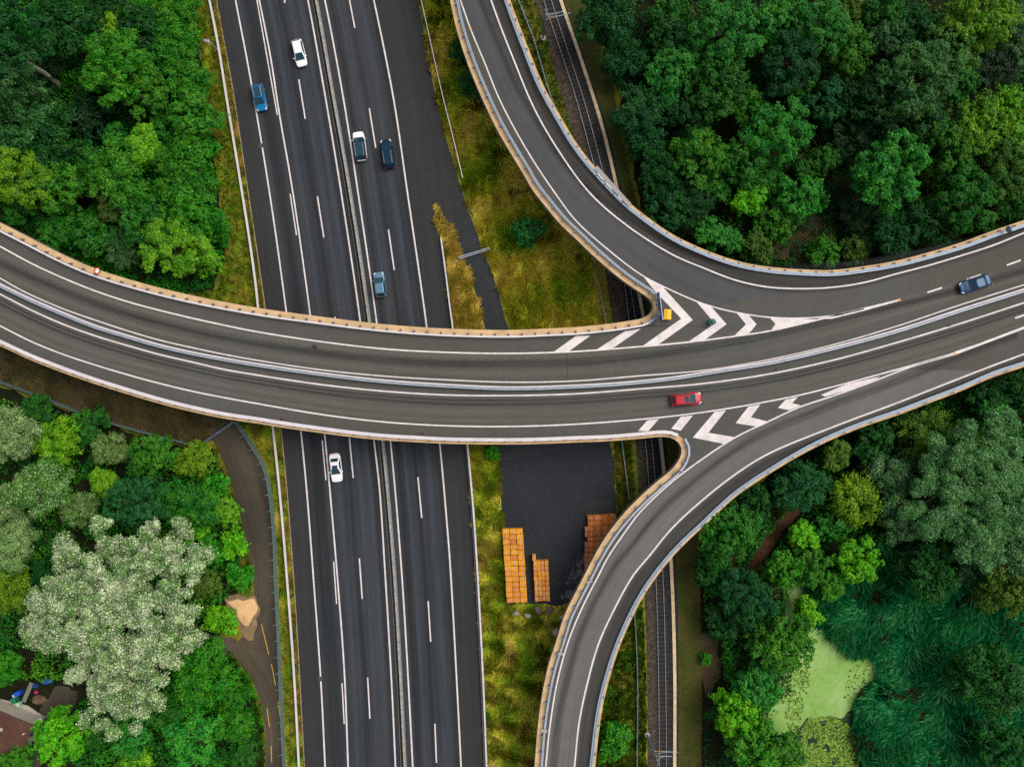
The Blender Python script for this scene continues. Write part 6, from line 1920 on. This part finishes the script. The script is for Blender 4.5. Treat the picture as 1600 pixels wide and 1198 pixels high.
# reeds and lily pads
def reeds(poly, density, label, seed):
    rs = np.random.RandomState(seed)
    p = scatter(poly, density, rs)
    n = len(p)
    f = Field(seed, 11.0); f2 = Field(seed + 1, 3.5); f3 = Field(seed + 2, 1.6)
    keep = f3(p) + 0.6 * f2(p) > -1.35
    p = p[keep]; n = len(p)
    ang = -1.9 + 0.75 * f(p) + 0.35 * f2(p) + rs.normal(size=n) * 0.42
    d = np.stack([np.cos(ang), np.sin(ang)], 1)
    L = rs.uniform(0.9, 1.9, n)
    z0 = rs.uniform(0.3, 1.3, n) + 0.3 * f2(p)
    w = rs.uniform(0.04, 0.10, n)
    s = np.stack([-d[:, 1], d[:, 0]], 1) * w[:, None] * 0.5
    rise = L * rs.uniform(-0.15, 0.5, n)
    a = np.column_stack([p - s, z0]); b = np.column_stack([p + s, z0 + 0.03])
    m_ = np.column_stack([p + d * (L * 0.6)[:, None] + s * 0.9, z0 + rise * 0.9 + 0.1])
    t = np.column_stack([p + d * L[:, None], z0 + rise * 0.8])
    q = np.stack([a, b, m_, t], 1)
    c0, c1, c2 = lin((12, 106, 58)), lin((28, 150, 82)), lin((116, 194, 118))
    x = np.clip(0.45 + 0.12 * f2(p) + rs.normal(size=n) * 0.26, 0, 1)[:, None]
    c = np.where(x < 0.5, c0 * (1 - 2 * x) + c1 * 2 * x, c1 * (2 - 2 * x) + c2 * (2 * x - 1))
    f4 = Field(seed + 9, 4.5)
    dead = (f4(p) > 1.35) & (rs.rand(n) < 0.6)
    c[dead] = lin((84, 66, 38)) * rs.uniform(0.5, 1.1, (dead.sum(), 1))
    return tag(cards('reeds', q, BLADE, col=c), label, 'reeds', kind='stuff')
REEDBED = [(1262, 912), (1300, 880), (1345, 850), (1400, 840), (1470, 880), (1560, 900), (1680, 920), (1680, 1250), (1348, 1250), (1344, 1198), (1330, 1140), (1332, 1112), (1345, 1078), (1376, 1058), (1374, 1030), (1352, 1012), (1330, 1020), (1300, 998), (1280, 975), (1268, 940)]
patch('reed_mud', REEDBED, -0.03, soil('reed mud', [(0.3, srgb(10, 34, 24)), (0.6, srgb(18, 48, 32)), (0.8, srgb(44, 40, 26))], 0.4))
reeds(REEDBED, 95, 'dark teal reeds swaying in a broad bed beside the pond', 31)
def lilies(poly, density, label, seed, z=-0.02):
    rs = np.random.RandomState(seed)
    p = scatter(poly, density, rs)
    f = Field(seed, 2.0)
    p = p[f(p) + rs.normal(size=len(p)) * 0.6 > -1.2]
    n = len(p)
    r = rs.uniform(0.07, 0.17, n); a0 = rs.uniform(0, 6.28, n)
    k = 8
    vs = np.zeros((n, k, 3))
    for i in range(k):
        a = a0 + (i + 0.25) * 6.28 / k * 0.96
        rr = r * np.where(i == 0, 0.75, 1.0)
        vs[:, i, 0] = p[:, 0] + rr * np.cos(a); vs[:, i, 1] = p[:, 1] + rr * np.sin(a); vs[:, i, 2] = z + rs.uniform(0, 0.05, n)
    me = bpy.data.meshes.new('lily_pads')
    me.vertices.add(n * k); me.loops.add(n * k); me.polygons.add(n)
    me.vertices.foreach_set('co', vs.astype(np.float32).ravel())
    me.loops.foreach_set('vertex_index', np.arange(n * k, dtype=np.int32))
    me.polygons.foreach_set('loop_start', np.arange(0, n * k, k, dtype=np.int32))
    me.polygons.foreach_set('loop_total', np.full(n, k, dtype=np.int32))
    at = me.color_attributes.new('Col', 'FLOAT_COLOR', 'POINT')
    t = rs.rand(n)[:, None]
    c = np.where(t < 0.3, lin((44, 84, 26)), lin((84, 128, 34)) * (1 - t) + lin((146, 176, 66)) * t)
    c4 = np.ones((n, k, 4), np.float32); c4[:, :, :3] = c[:, None, :]
    at.data.foreach_set('color', c4.ravel())
    me.materials.append(BLADE); me.update(calc_edges=True); me.validate()
    o = bpy.data.objects.new('lily_pads', me); COL.objects.link(o)
    return tag(o, label, 'lily pads', kind='stuff')
lilies([(1262, 1122), (1300, 1118), (1326, 1132), (1340, 1170), (1346, 1240), (1215, 1240), (1236, 1170)], 62, 'yellow green lily pads crowding the lower end of the pond', 41)
lilies([(1206, 1130), (1240, 1040), (1264, 1040), (1266, 1070), (1256, 1100), (1250, 1130), (1236, 1160), (1226, 1120), (1234, 1080)], 22, 'scattered lily pads along the left pond bank', 43)
def duckweed_fringe(poly, label, seed):
    rs = np.random.RandomState(seed)
    q = resample([P(x, y, 0).to_2d() for x, y in poly + poly[:1]], step=0.014)
    p = np.array([(v.x, v.y) for v in q]) + rs.normal(size=(len(q), 2)) * 0.85
    n = len(p)
    L = rs.uniform(0.1, 0.34, n)
    qd = leaf_quads(np.column_stack([p, np.full(n, -0.031) + rs.uniform(0, 0.012, n)]), np.tile([0, 0, 1.0], (n, 1)), rs.normal(size=(n, 3)) * [1, 1, 0], L, L * rs.uniform(0.6, 1, n), rs)
    c = lin((116, 150, 78)) * rs.uniform(0.75, 1.2, (n, 1))
    return tag(cards('duckweed', qd, BLADE, col=c), label, 'duckweed', kind='stuff')
duckweed_fringe([(1222, 912), (1248, 902), (1266, 930), (1276, 975), (1300, 1000), (1330, 1020), (1352, 1012), (1372, 1030), (1374, 1058), (1340, 1080), (1330, 1110), (1318, 1122), (1300, 1117), (1284, 1128), (1262, 1121), (1246, 1136), (1226, 1150), (1202, 1172), (1198, 1130), (1214, 1070), (1228, 1010), (1228, 960)], 'loose duckweed drifting along the ragged rim of the pale green film', 47)
lilies([(1330, 1040), (1370, 1030), (1374, 1056), (1340, 1076), (1326, 1100), (1318, 1090)], 6, 'few lily pads between the duckweed and the reeds', 45)

# a few green leaves blown onto the shoulder
def litter(poly, density, label, seed):
    rs = np.random.RandomState(seed)
    p = scatter(poly, density, rs)
    n = len(p)
    L = rs.uniform(0.12, 0.34, n)
    q = leaf_quads(np.column_stack([p, np.full(n, 0.03)]), unit(rs.normal(size=(n, 3)) * 0.2 + np.array([0, 0, 1.0])), rs.normal(size=(n, 3)), L, L * 0.6, rs)
    c = lin((70, 120, 40)) * rs.uniform(0.6, 1.3, (n, 1))
    return tag(cards('fallen_leaves', q, BLADE, col=c), label, 'leaves', kind='stuff')
litter([(630, 0), (652, 0), (676, 130), (704, 245), (718, 300), (744, 368), (770, 440), (756, 440), (700, 300), (668, 200)], 0.55, 'green leaves blown onto the wide shoulder and service road', 51)
litter([(352, 60), (366, 60), (420, 330), (440, 480), (418, 480), (390, 300)], 0.3, 'few pale leaves blown onto the western shoulder', 52)
